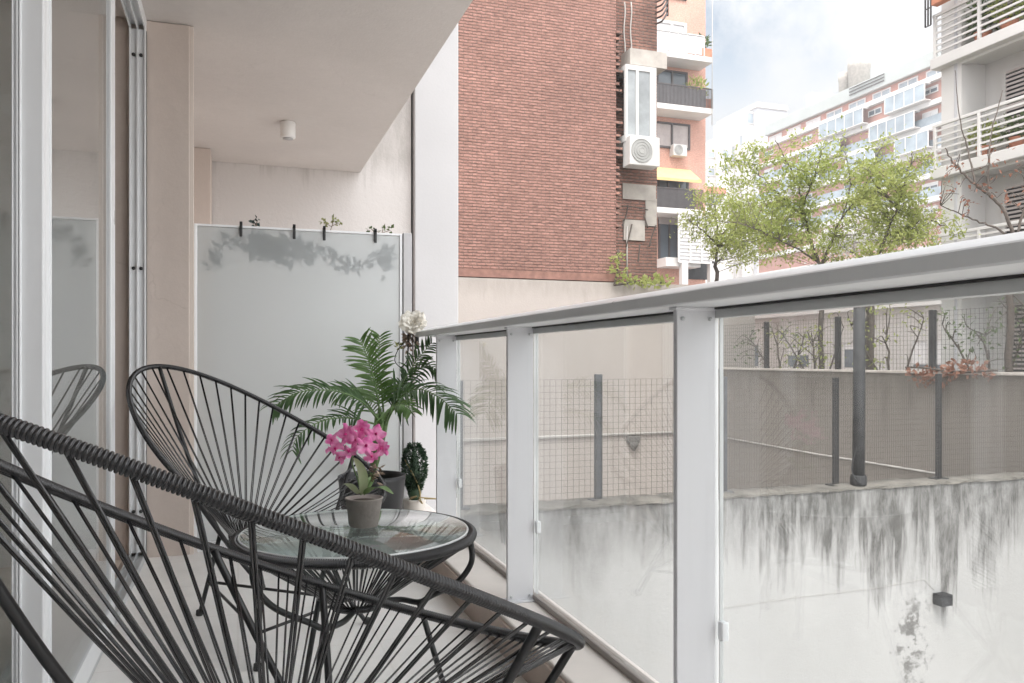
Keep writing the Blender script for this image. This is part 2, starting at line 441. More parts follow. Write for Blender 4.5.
# outside
M['ground'] = plain('yard_paving', (.45,.435,.42), .95, var=.2, nscale=1.5)
M['yardwall'] = weathered('stained_yard_wall', (.43,.428,.425), (.105,.102,.098), -.53, L=.95, center=7.5, width=2.4, xs=1.4, patch=.4, runs=.62, mold=(7.75, -2.5, .5))
M['coping'] = plain('mossy_coping', (.15,.14,.125), .95, var=.4, nscale=4, bmp=.5, bscale=25)
M['rearwall'] = weathered('plaster_rear', (.39,.35,.325), (.31,.28,.255), 2.7, L=.5, xs=.8, patch=.25)
M['brownwall'] = weathered('brown_render', (.195,.175,.157), (.115,.103,.09), .74, L=.8, xs=1.0, patch=.5, axis=1)
M['brick'] = brick('red_brick', (.335,.180,.145), (.262,.138,.11), (.215,.128,.105), w=.21, h=.070, blotch=.16)
M['brick_old'] = brick('old_brick', (.33,.17,.13), (.23,.125,.10), (.22,.16,.135), blotch=.5)
M['brick_course'] = plain('brick_course', (.225,.12,.095), .9, var=.25, nscale=6, bmp=.4)
M['concrete'] = plain('raw_concrete', (.38,.35,.32), .95, var=.18, nscale=3, bmp=.4, bscale=30)
M['salmon'] = brick('salmon_brick', (.56,.315,.25), (.52,.285,.225), (.50,.32,.26), axis='x', blotch=.15, bstr=.2, rows=False)
M['annex'] = weathered('annex_render', (.42,.405,.39), (.36,.34,.32), 3.4, L=.9, xs=.6, patch=.3, axis=1)
M['white'] = plain('white_paint', (.52,.51,.50), .8, var=.05, nscale=.7)
M['offwhite'] = plain('off_white_render', (.42,.405,.395), .85, var=.08, nscale=.5)
M['soffit'] = plain('soffit_render', (.60,.575,.56), .9, var=.06, nscale=.6)
M['dark'] = plain('opening_shade', (.035,.035,.038), .7, var=.3)  # dark colour painting the unlit depth of openings
M['pane'] = plain('window_pane', (.10,.12,.14), .08, var=.3, nscale=.5)
M['pane_blue'] = plain('enclosure_glass', (.25,.29,.325), .12, var=.25, nscale=.4)
M['shutterdark'] = plain('stained_metal', (.13,.125,.12), .8)
M['baypane'] = plain('bay_pane', (.30,.32,.33), .15, var=.35, nscale=1.2)
M['railscreen'] = plain('rail_mesh', (.17,.17,.18), .6)
M['shutter'] = plain('grey_shutter', (.36,.32,.31), .7, var=.1)
M['bronze'] = plain('dark_frame', (.06,.05,.05), .5)
M['blind'] = plain('pale_blind', (.50,.495,.50), .8, var=.04)
M['awning'] = plain('yellow_awning', (.60,.42,.20), .8, var=.08, nscale=3)
M['acwhite'] = plain('ac_casing', (.50,.49,.475), .5, var=.04)
M['acgrille'] = plain('ac_grille', (.30,.30,.29), .6)
M['redbrick_far'] = plain('far_red_brick', (.37,.20,.165), .9, var=.12, nscale=.6)
M['greenroof'] = plain('roof_slab', (.34,.36,.352), .8, var=.06, nscale=.3)
M['grey_and_shade'] = plain('grey_render_and_shade', (.42,.42,.44), .9, var=.08, nscale=.3)  # shaded side of the tower as colour; plain grey for pipe and stacks
M['terracotta'] = plain('terracotta', (.45,.19,.12), .85)
M['bark'] = plain('bark', (.085,.07,.06), .9, var=.3, nscale=14, bmp=.5)
M['leaf'] = leafmat('spring_leaf', (.25,.305,.08), (.41,.45,.155), .6, .5, 3)
M['leaf2'] = leafmat('spring_leaf_pale', (.26,.31,.09), (.42,.45,.165), .6, .5, 3)
M['leaf_dark'] = leafmat('shrub_leaf', (.06,.10,.03), (.12,.17,.06), .35, .5, 4)
M['leaf_red'] = leafmat('dry_leaf', (.20,.09,.06), (.30,.15,.10), .3, .6, 4)
M['blossom'] = leafmat('white_blossom', (.74,.73,.72), (.82,.82,.81), .3, .6, 5)
M['fencepost'] = plain('fence_post_dark', (.025,.025,.028), .6, var=.25, nscale=5)
M['fencepost_grey'] = plain('fence_post_grey', (.075,.08,.09), .6, var=.2, nscale=5)
M['wire'] = plain('fence_wire', (.085,.075,.068), .6, .2)
M['pipe'] = plain('weathered_pipe', (.035,.035,.038), .7, var=.35, nscale=6, bmp=.4)
M['cable'] = plain('grey_cable', (.42,.40,.38), .7)

# ------------------------------------------------------------------ sky and sun
W = bpy.data.worlds.new('World'); SC.world = W; W.use_nodes = True
nt = W.node_tree; nt.nodes.clear()
wo = nt.nodes.new('ShaderNodeOutputWorld'); bg = nt.nodes.new('ShaderNodeBackground')
SUN_EL, SUN_AZ = R(58), R(205)       # azimuth measured from +Y towards +X
sky = nt.nodes.new('ShaderNodeTexSky'); sky.sky_type = 'NISHITA'; sky.sun_disc = False
sky.sun_elevation = SUN_EL; sky.sun_rotation = SUN_AZ
tc = nt.nodes.new('ShaderNodeTexCoord')
vec = tc.outputs['Generated']
n1 = noise(nt, 2.6, 9, .6, vec=vec, sc=(1, 1, 1.8))
def lobe(dirv, width):
    d = nt.nodes.new('ShaderNodeVectorMath'); d.operation = 'DOT_PRODUCT'
    nt.links.new(vec, d.inputs[0]); d.inputs[1].default_value = Vector(dirv).normalized()
    return math_(nt, 'DIVIDE', math_(nt, 'SUBTRACT', d.outputs['Value'], math.cos(width)), 1-math.cos(width), clamp=True)
b1 = lobe(pt(722, 8, d=1) - Vector((0, 0, HC)), R(7))
b2 = lobe(pt(802, 44, d=1) - Vector((0, 0, HC)), R(3.5))
n2 = noise(nt, 9, 8, .62, vec=vec)
h1 = math_(nt, 'MULTIPLY', b1, ramp(nt, n2, [(.36, 0.1), (.56, 1.0)]))
h2 = math_(nt, 'MULTIPLY', b2, ramp(nt, n2, [(.40, 0.0), (.62, .8)]))
cov = math_(nt, 'SUBTRACT', 1.0, math_(nt, 'MAXIMUM', h1, h2), clamp=True)
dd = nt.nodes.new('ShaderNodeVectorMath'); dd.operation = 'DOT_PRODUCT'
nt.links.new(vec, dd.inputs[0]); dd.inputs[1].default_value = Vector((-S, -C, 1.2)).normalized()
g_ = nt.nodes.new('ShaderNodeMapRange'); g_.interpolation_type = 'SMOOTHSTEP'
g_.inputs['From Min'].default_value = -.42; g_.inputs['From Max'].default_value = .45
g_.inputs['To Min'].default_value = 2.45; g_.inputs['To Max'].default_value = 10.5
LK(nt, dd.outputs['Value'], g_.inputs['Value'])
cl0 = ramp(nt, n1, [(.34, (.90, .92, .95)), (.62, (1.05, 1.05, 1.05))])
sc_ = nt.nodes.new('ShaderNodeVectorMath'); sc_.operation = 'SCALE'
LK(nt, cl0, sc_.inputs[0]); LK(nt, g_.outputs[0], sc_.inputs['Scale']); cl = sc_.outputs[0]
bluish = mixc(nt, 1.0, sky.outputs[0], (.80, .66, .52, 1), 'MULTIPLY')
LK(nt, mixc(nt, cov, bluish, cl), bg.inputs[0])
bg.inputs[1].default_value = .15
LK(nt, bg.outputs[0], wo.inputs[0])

sl = bpy.data.lights.new('sun', 'SUN'); sl.energy = 2.0; sl.angle = R(26); sl.color = (1, .955, .9)
so = bpy.data.objects.new('sun', sl); COL.objects.link(so)
sd = Vector((math.sin(SUN_AZ)*math.cos(SUN_EL), math.cos(SUN_AZ)*math.cos(SUN_EL), math.sin(SUN_EL)))
so.rotation_euler = (-sd).to_track_quat('-Z', 'Y').to_euler()
so.location = (-20, -20, 40)

SC.view_settings.view_transform = 'Standard'; SC.view_settings.look = 'None'
SC.view_settings.gamma = 1; SC.view_settings.use_curve_mapping = False
SC.view_settings.exposure = 1.14
SC.render.engine = 'CYCLES'
SC.cycles.max_bounces = 14; SC.cycles.diffuse_bounces = 6; SC.cycles.transparent_max_bounces = 24
SC.cycles.glossy_bounces = 5; SC.cycles.transmission_bounces = 8
SC.cycles.use_denoising = True
SC.cycles.caustics_reflective = False; SC.cycles.caustics_refractive = False

GZ = -3.5
hz = MB(); hz.box((-190, -190, GZ-1.0), (190, 190, 62))
hm = bpy.data.materials.new('air'); hm.use_nodes = True; hn = hm.node_tree; hn.nodes.clear()
ho = hn.nodes.new('ShaderNodeOutputMaterial'); hv = hn.nodes.new('ShaderNodeVolumePrincipled')
hv.inputs['Color'].default_value = (.93, .95, .98, 1); hv.inputs['Density'].default_value = .0014; hv.inputs['Anisotropy'].default_value = .1
hn.links.new(hv.outputs[0], ho.inputs['Volume'])
ho_ = hz.build('haze', hm); ho_['kind'] = 'stuff'
# ================================================================== THE BALCONY
CEIL = 2.57
b = MB(); b.add([(-180,-180,GZ),(180,-180,GZ),(180,180,GZ),(-180,180,GZ)], [(0,1,2,3)]); struct('ground', b, M['ground'])

b = MB(); b.box((-.484, -1.6, -.22), (1.02, 7.0, 0)); struct('floor', b, M['floor'])
b = MB(); b.box((-.484, -1.6, CEIL), (1.003, 7.0, CEIL+.22)); struct('ceiling', b, M['ceiling'])
# raised kerb under the glass
b = MB(); b.bbox((.813, -1.6, .0), (1.03, 6.9, .117), .006); kerb = struct('kerb', b, M['kerb'])
b = MB(); b.box((.803, -1.6, .001), (.8128, 6.9, .104)); struct('kerb_face_shade', b, M['kerb_shade'])  # thin slab that paints the kerb's upright face as shaded

# plaster pier beside the sliding door, with paler arris
c0 = empty('pillar', (-.31, 4.36, 0), 'beige plaster pier between the sliding door and the frosted screen', 'pillar')
b = MB(); b.bbox((-.60, 4.18, 0), (-.222, 4.58, CEIL-.002), .004); b.build('shaft', M['beige'], c0)
b = MB(); b.box((-.2218, 4.185, 0), (-.205, 4.222, CEIL-.003)); b.build('edge_trim', M['beige_trim'], c0)

b = MB(); b.bbox((-.60, 6.57, 0), (-.20, 6.99, CEIL-.002), .004)
rtop('neighbour_pillar', b, M['beige'], 'shaded beige pier at the far left corner above the frosted screen', 'pillar')
# wall of the neighbour's balcony on the left side
b = MB(); b.box((-.62, 4.585, 0), (-.42, 6.565, CEIL-.002))
rtop('side_wall', b, M['beige'], 'plain beige side wall behind the frosted screen beyond the pier', 'wall')
# the far plaster wall, standing up past the slab edge
b = MB(); b.box((-2.0, 7.003, GZ+.01), (1.452, 7.35, 14))
rtop('plaster_wall', b, M['farwall'], 'stained pinkish plaster wall closing the far end of the balconies', 'wall')
b = MB(); b.bbox((1.47, 6.93, GZ+.01), (1.868, 7.40, 14.5), .01)
rtop('white_pier', b, M['pillar'], 'tall pale grey rendered pier between plaster wall and red brick building', 'pillar')
# own facade above and behind the camera
b = MB(); b.box((-6, -1.8, CEIL+.222), (-.49, 7.0, 13)); b.box((-6, -1.8, GZ+.02), (-.49, 7.0, -.222))
rtop('facade_wall', b, M['beige'], 'beige facade wall of the flat above and below the sliding door', 'wall')
b = MB(); b.box((-.60, -1.85, 0), (1.05, -1.65, CEIL-.003))
rtop('end_wall', b, M['beige'], 'beige end wall of the balcony behind the viewer', 'wall')
for k, z in enumerate((5.4, 8.2)):
    b = MB(); b.box((-.488, -1.6, z), (1.003, 7.0, z+.2))
    rtop('upper_slab', b, M['ceiling'], ('balcony slab one floor above the viewer', 'balcony slab two floors above the viewer')[k], 'balcony slab')

# interior room
room = empty('room', (-2.4, 2, 0), 'dim beige living room seen through the sliding glass door', 'room')
b = MB(); b.box((-4.5, .2, -.1), (-.515, 4.17, .004)); b.build('room_floor', M['roomfloor'], room)
b = MB(); b.box((-4.6, .1, 0), (-4.5, 4.3, CEIL)); b.build('room_back', M['room'], room)
b = MB(); b.box((-4.5, 4.19, 0), (-.602, 4.32, CEIL)); b.box((-4.5, .08, 0), (-.49, .198, CEIL)); b.build('room_side', M['room'], room)
b = MB(); b.box((-4.5, .2, CEIL-.001), (-.49, 4.3, CEIL+.1)); b.build('room_ceiling', M['room'], room)

# sliding door --------------------------------------------------------
sd_ = empty('sliding_door', (-.45, 2.2, 0), 'white aluminium sliding glass door, half open, along the balcony', 'door')
def ribbed(y0, y1, x0, x1, z0, z1, ribs=2):
    q = MB(); q.bbox((x0, y0, z0), (x1, y1, z1), .003)
    for k in range(ribs):
        yy = y0 + (y1-y0)*(k+.5)/ribs
        q.bbox((x1-.001, yy-.007, z0+.002), (x1+.006, yy+.007, z1-.002), .002)
    return q
DZ0, DZ1 = .032, CEIL-.03
# sill with two tracks
b = MB(); b.box((-.484, -1.6, .001), (-.413, 4.178, .018))
for x in (-.482, -.452, -.418): b.box((x, -1.6, .018), (x+.006, 4.178, .034))
b.build('sill_track', M['aludark'], sd_)
b = MB(); b.box((-.484, -1.6, CEIL-.03), (-.413, 4.178, CEIL-.001))
for x in (-.484, -.452, -.419): b.box((x, -1.6, CEIL-.06), (x+.006, 4.178, CEIL-.03))
b.build('head_track', M['alu'], sd_)
b = MB(); b.bbox((-.484, 4.15, .034), (-.413, 4.179, CEIL-.06), .002)
for x in (-.484, -.452, -.419): b.box((x, 4.135, .034), (x+.006, 4.15, CEIL-.06))
jb = b.build('jamb', M['alu'], sd_)
for z in (.23, 1.378, 2.386):
    for x in (-.466, -.434):
        q = MB(); q.tube([(x, 4.152, z), (x, 4.142, z)], .008, 10); q.build('screw', M['gasket'], jb)
b = MB(); b.box((-.4135, 4.165, .034), (-.4115, 4.179, CEIL-.06)); b.build('seal', M['gasket'], sd_)
# outer leaf (x -.445..-.419) spans 2.1..3.24 ; inner leaf towards the camera
def leafpanel(y0, y1, xa, xb, stile_a, stile_b, xm):
    fr = MB()
    fr.bbox((xa, y0, DZ0), (xb, y0+stile_a, DZ1), .003)
    fr.bbox((xa, y1-stile_b, DZ0), (xb, y1, DZ1), .003)
    fr.box((xa+.002, y0+stile_a, DZ0), (xb-.002, y1-stile_b, DZ0+.075)); fr.box((xa+.002, y0+stile_a, DZ1-.06), (xb-.002, y1-stile_b, DZ1))
    fr.bbox((xb-.001, y0+stile_a*.55, DZ0+.002), (xb+.004, y0+stile_a*.72, DZ1-.002), .0015)
    f = fr.build('leaf_frame', M['alu'], sd_)
    g = MB()
    g.box((xm-.003, y0+stile_a-.004, DZ0+.07), (xm+.003, y1-stile_b+.004, DZ1-.055)); g.build('glass_pane', M['doorglass'], f)
leafpanel(2.037, 3.08, -.440, -.404, .03, .09, -.415)
leafpanel(.85, 2.32, -.514, -.488, .06, .06, -.501)
leafpanel(-1.0, .84, -.440, -.404, .06, .06, -.415)
q = MB(); q.bbox((-.466, 2.000, DZ0), (-.404, 2.036, DZ1), .004)
for xa, xb in ((-.4655, -.462), (-.458, -.453), (-.452, -.4475)): q.bbox((xa, 1.994, DZ0+.002), (xb, 2.001, DZ1-.002), .0015)
q.build('meeting_stile', M['alu'], sd_)

# balustrade ----------------------------------------------------------
RY0, RY1 = -1.6, 3.96
bal = empty('glass_balustrade', (.97, 1.2, .117), 'white metal balcony railing with clear glass panes and wide handrail', 'railing')
prof = [(.845,1.060),(.842,1.063),(.842,1.0835),(.8445,1.0862),(.856,1.0915),(.872,1.0970),(.890,1.1020),(.912,1.1068),(.935,1.1100),(.955,1.1110),
        (.985,1.1110),(1.000,1.109),(1.014,1.102),(1.020,1.092),(1.020,1.060)]
b = MB(); b.prism(prof, 1, RY0, RY1); b.build('handrail', M['rail'], bal)
b = MB(); b.box((.966, RY0, 1.038), (.996, RY1-.2, 1.0598)); b.build('glass_channel', M['channel'], bal)
b = MB(); b.box((.9575, RY0, 1.0555), (.9655, RY1-.2, 1.0598)); b.build('channel_gap_shade', M['gasket'], bal)  # solid black strip painting the dark gap under the handrail
b = MB(); b.bbox((.964, RY0, .1175), (.994, RY1-.2, .1365), .003); b.build('bottom_rail', M['railtaupe'], bal)
posts_y = [1.485-2.3, .335, 1.485, 2.60, 3.63]
for y in posts_y:
    q = MB(); q.bbox((.872, y-.008, .118), (.966, y+.008, 1.0597), .002); p_ = q.build('post', M['post'], bal)
    q = MB(); q.bbox((.866, y-.0165, 1.0535), (.966, y+.0165, 1.0599), .0015); q.build('cap_plate', M['post'], p_)
    for xx in (.885, .952):
        q = MB(); q.tube([(xx, y-.0085, 1.035), (xx, y-.0112, 1.035)], .0045, 10); q.build('screw', M['aludark'], p_)
        q = MB(); q.tube([(xx, y-.0085, .135), (xx, y-.0112, .135)], .0045, 10); q.build('screw', M['aludark'], p_)
    q = MB(); q.bbox((.862, y-.03, .1172), (.9635, y+.03, .1225), .0015); q.build('base_plate', M['post'], p_)
prev = RY0
for y in posts_y + [None]:
    y1 = (y - .004) if y is not None else RY1-.2
    if y1 - prev > .05:
        q = MB(); q.box((.975, prev+.006, .1372), (.983, y1-.006, 1.050)); g_ = q.build('glass_pane', M['glass'], bal)
        for yy in (prev+.0055, y1-.0055):
            q = MB(); q.box((.9746, yy-.0015, .1374), (.9834, yy+.0015, 1.0378)); q.build('pane_edge', M['glassedge'], g_)
        for zz in (.35,):
            q = MB(); q.bbox((.971, y1-.022, zz), (.987, y1-.004, zz+.04), .002); q.build('clamp', M['alu'], g_)
    if y is not None: prev = y + .004

# frosted screen ------------------------------------------------------
PY = 4.23; PT = 1.616; PX0, PX1 = -.204, .828
scr = empty('frosted_screen', (.31, PY, 0), 'frosted glass privacy screen with slim pale frame at the balcony end', 'screen')
b = MB(); b.box((PX0+.012, PY-.004, .045), (PX1-.012, PY+.004, PT-.012)); b.build('frosted_pane', M['frosted'], scr)
b = MB()
b.bbox((PX0, PY-.012, .03), (PX0+.014, PY+.012, PT), .002); b.bbox((PX1-.014, PY-.012, .03), (PX1, PY+.012, PT), .002)
b.box((PX0+.014, PY-.012, PT-.010), (PX1-.014, PY+.012, PT)); b.box((PX0+.014, PY-.015, .002), (PX1-.014, PY+.015, .05))
b.build('frame', M['alu'], scr)
b = MB(); b.bbox((PX1+.004, PY-.02, .002), (PX1+.05, PY+.03, PT+.005), .003); b.build('end_post', M['pillar'], scr)

clips = [(241, 'black clip on the screen rim nearest the pier'), (294, 'black clip on the screen rim left of the green sprig'),
         (324, 'black clip on the screen rim just under the green sprig'), (375, 'black clip on the screen rim nearest the railing')]
for px, lab in clips:
    t = pt(px, 228, Y=PY)
    q = MB(); q.bbox((t.x-.007, PY-.020, PT-.055), (t.x+.007, PY-.013, PT+.02), .002); q.box((t.x-.006, PY-.020, PT+.001), (t.x+.006, PY+.022, PT+.012)); q.box((t.x-.006, PY+.013, PT-.045), (t.x+.006, PY+.022, PT+.001))
    rtop('clip', q, M['clip'], lab, 'clip', 'clips on the frosted screen')

def scatter(mb, c, rad, n, L, Wd, up=.3, shell=0):
    for _ in range(n):
        v = rng.normal(size=3); v /= np.linalg.norm(v)
        r = rng.random()**(1/3) if not shell else (shell + (1-shell)*rng.random())
        p = np.array(c) + v*np.array(rad)*r
        d = rng.normal(size=3)*.7 + v*.7 + np.array([0, 0, up]); n_ = rng.normal(size=3)
        k = .65 + .7*rng.random()
        mb.leaf(p, d, n_, L*k, Wd*k)

# plants behind the screen, seen as soft dark shapes
def hang_plant(pts_px, Y, lab, mat, rad, n, L, name='hanging_plant'):
    P = [pt(x, y, Y=Y) for x, y in pts_px]
    root = empty(name, P[0], lab, 'plant')
    path = spline(P, 8) if len(P) > 1 else np.array([P[0]])
    if len(path) > 1:
        q = MB(); q.tube(path, .005, 6); q.build('vine', M['dry'], root)
    q = MB()
    for p in path: scatter(q, p, (rad, rad*.6, rad), max(1, n//len(path)), L, L*.55)
    q.v = [(x_, PY+.010+.045*abs(math.sin(29*x_+53*z_))+.12*max(0, y_-PY-.05), z_) for x_, y_, z_ in q.v]
    q.build('foliage', mat, root)
hang_plant([(212,266),(219,250),(232,240),(246,240)], PY+.04, 'dark arching plant blurred behind the left of the frosted screen', M['ivy'], .02, 60, .05)
hang_plant([(254,247),(268,249),(290,252),(306,252)], PY+.045, 'thick dark green trailing plant blurred behind the middle of the frosted screen', M['ivy'], .045, 200, .055)
hang_plant([(266,244),(276,246),(288,245)], PY+.03, 'yellowish plant clump blurred among dark leaves behind the frosted screen', M['ivy_y'], .025, 110, .045)
hang_plant([(310,252),(330,256),(345,263),(360,266),(376,258),(388,252)], PY+.035, 'thin sagging vine blurred behind the right of the frosted screen', M['ivy'], .03, 130, .045)
hang_plant([(386,272),(387,262),(387,252)], PY+.035, 'small upright plant blurred behind the right end of the screen', M['ivy'], .024, 55, .05)
# sprigs poking above the rim
def sprig(px, py0, py1, lab, mat, n, wpx=14):
    a = pt(px, py0, Y=PY+.06); c_ = pt(px+5, py1, Y=PY+.06)
    root = empty('sprig', a, lab, 'plant', None)
    q = MB(); q.tube(spline([a, (a+c_)/2+Vector((.008,0,.01)), c_], 5), .0022, 5)
    m_ = (a*.4+c_*.6)
    for s_ in (-1, 1): q.tube([m_, m_ + Vector((s_*wpx/210, 0, .02))], .0018, 5)
    q.build('stem', M['dry'], root)
    q = MB()
    for cc in (c_, m_ + Vector((wpx/210, 0, .02)), m_ + Vector((-wpx/210, 0, .02))): scatter(q, cc, (.013, .010, .013), n, .022, .016)
    q.build('foliage', mat, root)
sprig(328, 236, 220, 'green and yellow sprig rising above the screen rim', M['ivy_y'], 8, 8)
sprig(378, 240, 229, 'low brownish sprig above the right part of the screen rim', M['leaf_dark'], 7, 11)
sprig(252, 236, 221, 'tiny dark bud poking above the left part of the screen rim', M['ivy'], 4, 2)

# ceiling lamp
t = pt(288, 122, Z=CEIL)
lamp = empty('ceiling_lamp', (t.x, t.y, CEIL-.11), 'small white cylinder spotlight under the balcony ceiling', 'lamp')
b = MB(); b.lathe([(.046,0),(.05,.004),(.05,.104),(.046,.109)], (t.x, t.y, CEIL-.11), 28); b.build('body', M['lampwhite'], lamp)
b = MB(); b.lathe([(.036,0),(.034,.004),(.030,.0055)], (t.x, t.y, CEIL-.1165), 24); b.build('lens', M['blind'], lamp)

# ================================================================== ACAPULCO CHAIRS
A_, B_, ZM, C_, W_, E_, C3, W3, F2 = .4758, .2475, .674, -.045, .3835, -.1964, .0091, .0356, .0827
def hoop_pt(th):
    p, q = math.cos(th), math.sin(th)
    return np.array([A_*p + F2*q*q, W_*(q + W3*math.sin(3*th))*(1-E_*p), ZM - B_*p + C_*q*q + C3*q*q*p])
HOOP = np.array([hoop_pt(2*math.pi*k/900) for k in range(900)])
PITCH = .0052
def coil(mb, path, r_in, amp, pitch, seg=10, closed=True):
    P, L = resample(path, pitch/6, closed)
    n = len(P); n -= n % 6; P, L = resample(path, L/n, closed)
    rr = np.array([r_in + amp*math.sqrt(max(0, 1-((k % 6)/3-1)**2)) for k in range(len(P))])
    mb.tube(P, rr, seg, closed)
def make_chair():
    root = empty('lounge_chair', (0, 0, 0), 'x', 'chair', 'black cord lounge chairs')
    q = MB(); coil(q, HOOP, .0071, .0027, PITCH, 12); q.build('rim', M['cord'], root, local=True)
    ringc = np.array([.02, 0, .315])
    def ring_pt(a): return ringc + np.array([.060*math.cos(a), .046*math.sin(a), -.012*math.cos(a)])
    q = MB(); coil(q, [ring_pt(2*math.pi*k/60) for k in range(60)], .007, .0035, PITCH, 8); q.build('seat_ring', M['cord'], root, local=True)
    P, L = resample(HOOP, .001, True)
    n = len(P); NL = 46
    for k in range(NL):
        i0 = int((k+.5)/NL*n); di = int((.0020 if math.cos(2*math.pi*(k+.5)/NL) < .45 else .011)/L*n)
        q = MB()
        for s_ in (-1, 1):
            h = P[(i0 + s_*di) % n]
            ang = math.atan2(h[1]/W_, (h[0]-.02)/A_)
            e = ring_pt(ang + s_*.05)
            dv = e - h; dv /= np.linalg.norm(dv)
            mid = (h+e)/2 + np.array([0, 0, -.004])
            q.tube([h + dv*.004, mid, e], .0020, 6)
        q.build('cord', M['cord'], root, local=True)
    # steel frame
    apex = hoop_pt(math.pi)
    rear_v = np.array([-.12, 0, .315])
    q = MB(); q.tube(spline([apex + np.array([.006, 0, -.004]), apex*.5 + rear_v*.5 + np.array([-.008, 0, -.022]), rear_v, np.array([-.05, 0, .305])], 8), .0075, 8)
    q.build('back_strut', M['steel'], root, local=True)
    mids = []
    def leg(top, foot):
        q = MB(); q.tube([top, foot*.97 + top*.03, foot], .008, 8); lo = q.build('leg', M['steel'], root, local=True)
        q = MB(); q.lathe([(.011,0),(.013,.004),(.012,.02),(.009,.022)], tuple(foot), 12); q.build('foot_cap', M['gasket'], lo, local=True)
        mids.append(top*.42 + foot*.58)
    leg(rear_v, np.array([-.235, 0, .0]))
    for s_ in (1, -1):
        v = np.array([.25, s_*.14, .22])
        a = hoop_pt(s_*R(42)); c_ = hoop_pt(s_*R(78))
        q = MB(); q.tube(spline([a, a*.5+v*.5+np.array([.012,0,-.03]), v + np.array([.02, s_*.012, .01]), v, v*.55+c_*.45+np.array([0,-s_*.03,-.05]), c_], 8), .0075, 8)
        q.build('yoke', M['steel'], root, local=True)
        leg(v, np.array([.36, s_*.25, 0.]))
    for i, j in ((0, 1), (0, 2), (1, 2)):
        q = MB(); q.tube([mids[i], mids[j]], .0055, 8); q.build('stretcher', M['steel'], root, local=True)
    return root
ch1 = make_chair()
ch2 = copy_tree(ch1)
ch1.location = (.034, 1.2485, 0); ch1.rotation_euler = (0, 0, .6316)
ch1['label'] = 'black cord lounge chair in the foreground, cut off by the left edge'
ch2.location = (.0162, 2.9983, 0); ch2.rotation_euler = (0, 0, -.8717)
ch2['label'] = 'black cord lounge chair facing us behind the glass table'

# ================================================================== TABLE
TD = 2.0101
tcx = pt(356, 530, d=TD)
TC = np.array([tcx.x, tcx.y]); TR = .5*242*TD/800; TZ = .52
RT = np.array([C, -S]); FW = np.array([S, C])           # camera right / forward in plan
tab = empty('side_table', (TC[0], TC[1], 0), 'low round black cord side table with glass top', 'table')
def tp(r, dd, z): q = TC + RT*r + FW*dd; return np.array([q[0], q[1], z])
def circ(rad, z, n=96): return [tp(rad*math.cos(2*math.pi*k/n), rad*math.sin(2*math.pi*k/n), z) for k in range(n)]
q = MB(); coil(q, circ(TR-.012, TZ-.012), .0085, .0036, PITCH, 10); q.build('rim', M['cord'], tab)
q = MB(); q.lathe([(TR-.027,0),(TR-.024,.003),(TR-.024,.005),(TR-.027,.008)], (TC[0], TC[1], TZ-.006), 96); gt = q.build('glass_top', M['tableglass'], tab)
q = MB()
q.tube(circ(TR-.0245, TZ-.002), .0032, 6, True); q.build('glass_rim', M['glassedge'], gt)
q = MB(); coil(q, circ(.055, .335, 40), .0065, .0032, PITCH, 8); q.build('lower_ring', M['cord'], tab)
for k in range(30):
    q = MB(); a0 = 2*math.pi*(k+.5)/30
    for s_ in (-1, 1):
        a = a0 + s_*.032
        q.tube([tp((TR-.014)*math.cos(a), (TR-.014)*math.sin(a), TZ-.022), tp(.055*math.cos(a0+s_*.06), .055*math.sin(a0+s_*.06), .337)], .0026, 6)
    q.build('cord', M['cord'], tab)
for a in (R(-106), R(17), R(137)):
    def rp(r, da, z): return tp(r*math.cos(a+da), r*math.sin(a+da), z)
    v = rp(.16, 0, .325)
    q = MB(); q.tube(spline([rp(TR-.012, R(-24), TZ-.02), rp(TR-.012, R(-22), TZ-.075), rp(TR-.05, R(-18), TZ-.13), rp(.19, R(-6), .345), v, rp(.12, R(12), .328), rp(.06, R(20), .332)], 7), .0075, 8)
    q.build('yoke', M['steel'], tab)
    f = rp(.255, 0, .0)
    q = MB(); q.tube([v, f], .0075, 8); lo = q.build('leg', M['steel'], tab)
    q = MB(); q.lathe([(.011,0),(.013,.004),(.012,.018),(.009,.02)], tuple(f), 12); q.build('foot_cap', M['gasket'], lo)

# ================================================================== ORCHID on the table
ob = pt(364, 526, Z=TZ+.003)
orc = empty('potted_orchid', ob, 'small pink orchid in a taupe clay pot on the glass table', 'potted plant')
PXM = TD/800*.99
q = MB(); q.lathe([(.033,0),(.036,.002),(.0465,.069),(.0485,.071),(.0480,.073),(.045,.0735),(.042,.066),(.02,.064)], tuple(ob), 36); pot = q.build('pot', M['pot_taupe'], orc)
q = MB(); q.lathe([(.0415,.062),(.03,.066),(.005,.067)], tuple(ob), 20); q.build('soil', M['soil'], pot)
top = ob + Vector((0, 0, .072))
def ribbon(mb, path, wid, nrm=(0,0,1), fold=.1):
    P = np.array([tuple(p) for p in path]); n = len(P); T = np.gradient(P, axis=0)
    V = []; F = []
    for i in range(n):
        t = T[i]/(np.linalg.norm(T[i])+1e-9); s_ = np.cross(t, nrm); s_ /= np.linalg.norm(s_)+1e-9
        u = np.cross(s_, t); w = wid*max(.06, math.sin(math.pi*min(.985, (i/(n-1))*.9+.1)))**.7
        V += [P[i] - s_*w/2 + u*fold*w, P[i], P[i] + s_*w/2 + u*fold*w]
    for i in range(n-1):
        a = i*3; F += [(a,a+1,a+4,a+3),(a+1,a+2,a+5,a+4)]
    mb.add(V, F, True)
def campt(px, py, dd): return pt(px, py, d=dd)
dO = (ob.x*S + ob.y*C)
def oleaf(pp, wid, mat, nrm=(0,0,1)):
    q = MB(); ribbon(q, spline([campt(x, y, dO+dz) for x, y, dz in pp], 6), wid, nrm, .12); q.build('leaf', mat, orc)
vn = (-S, -C, .2)
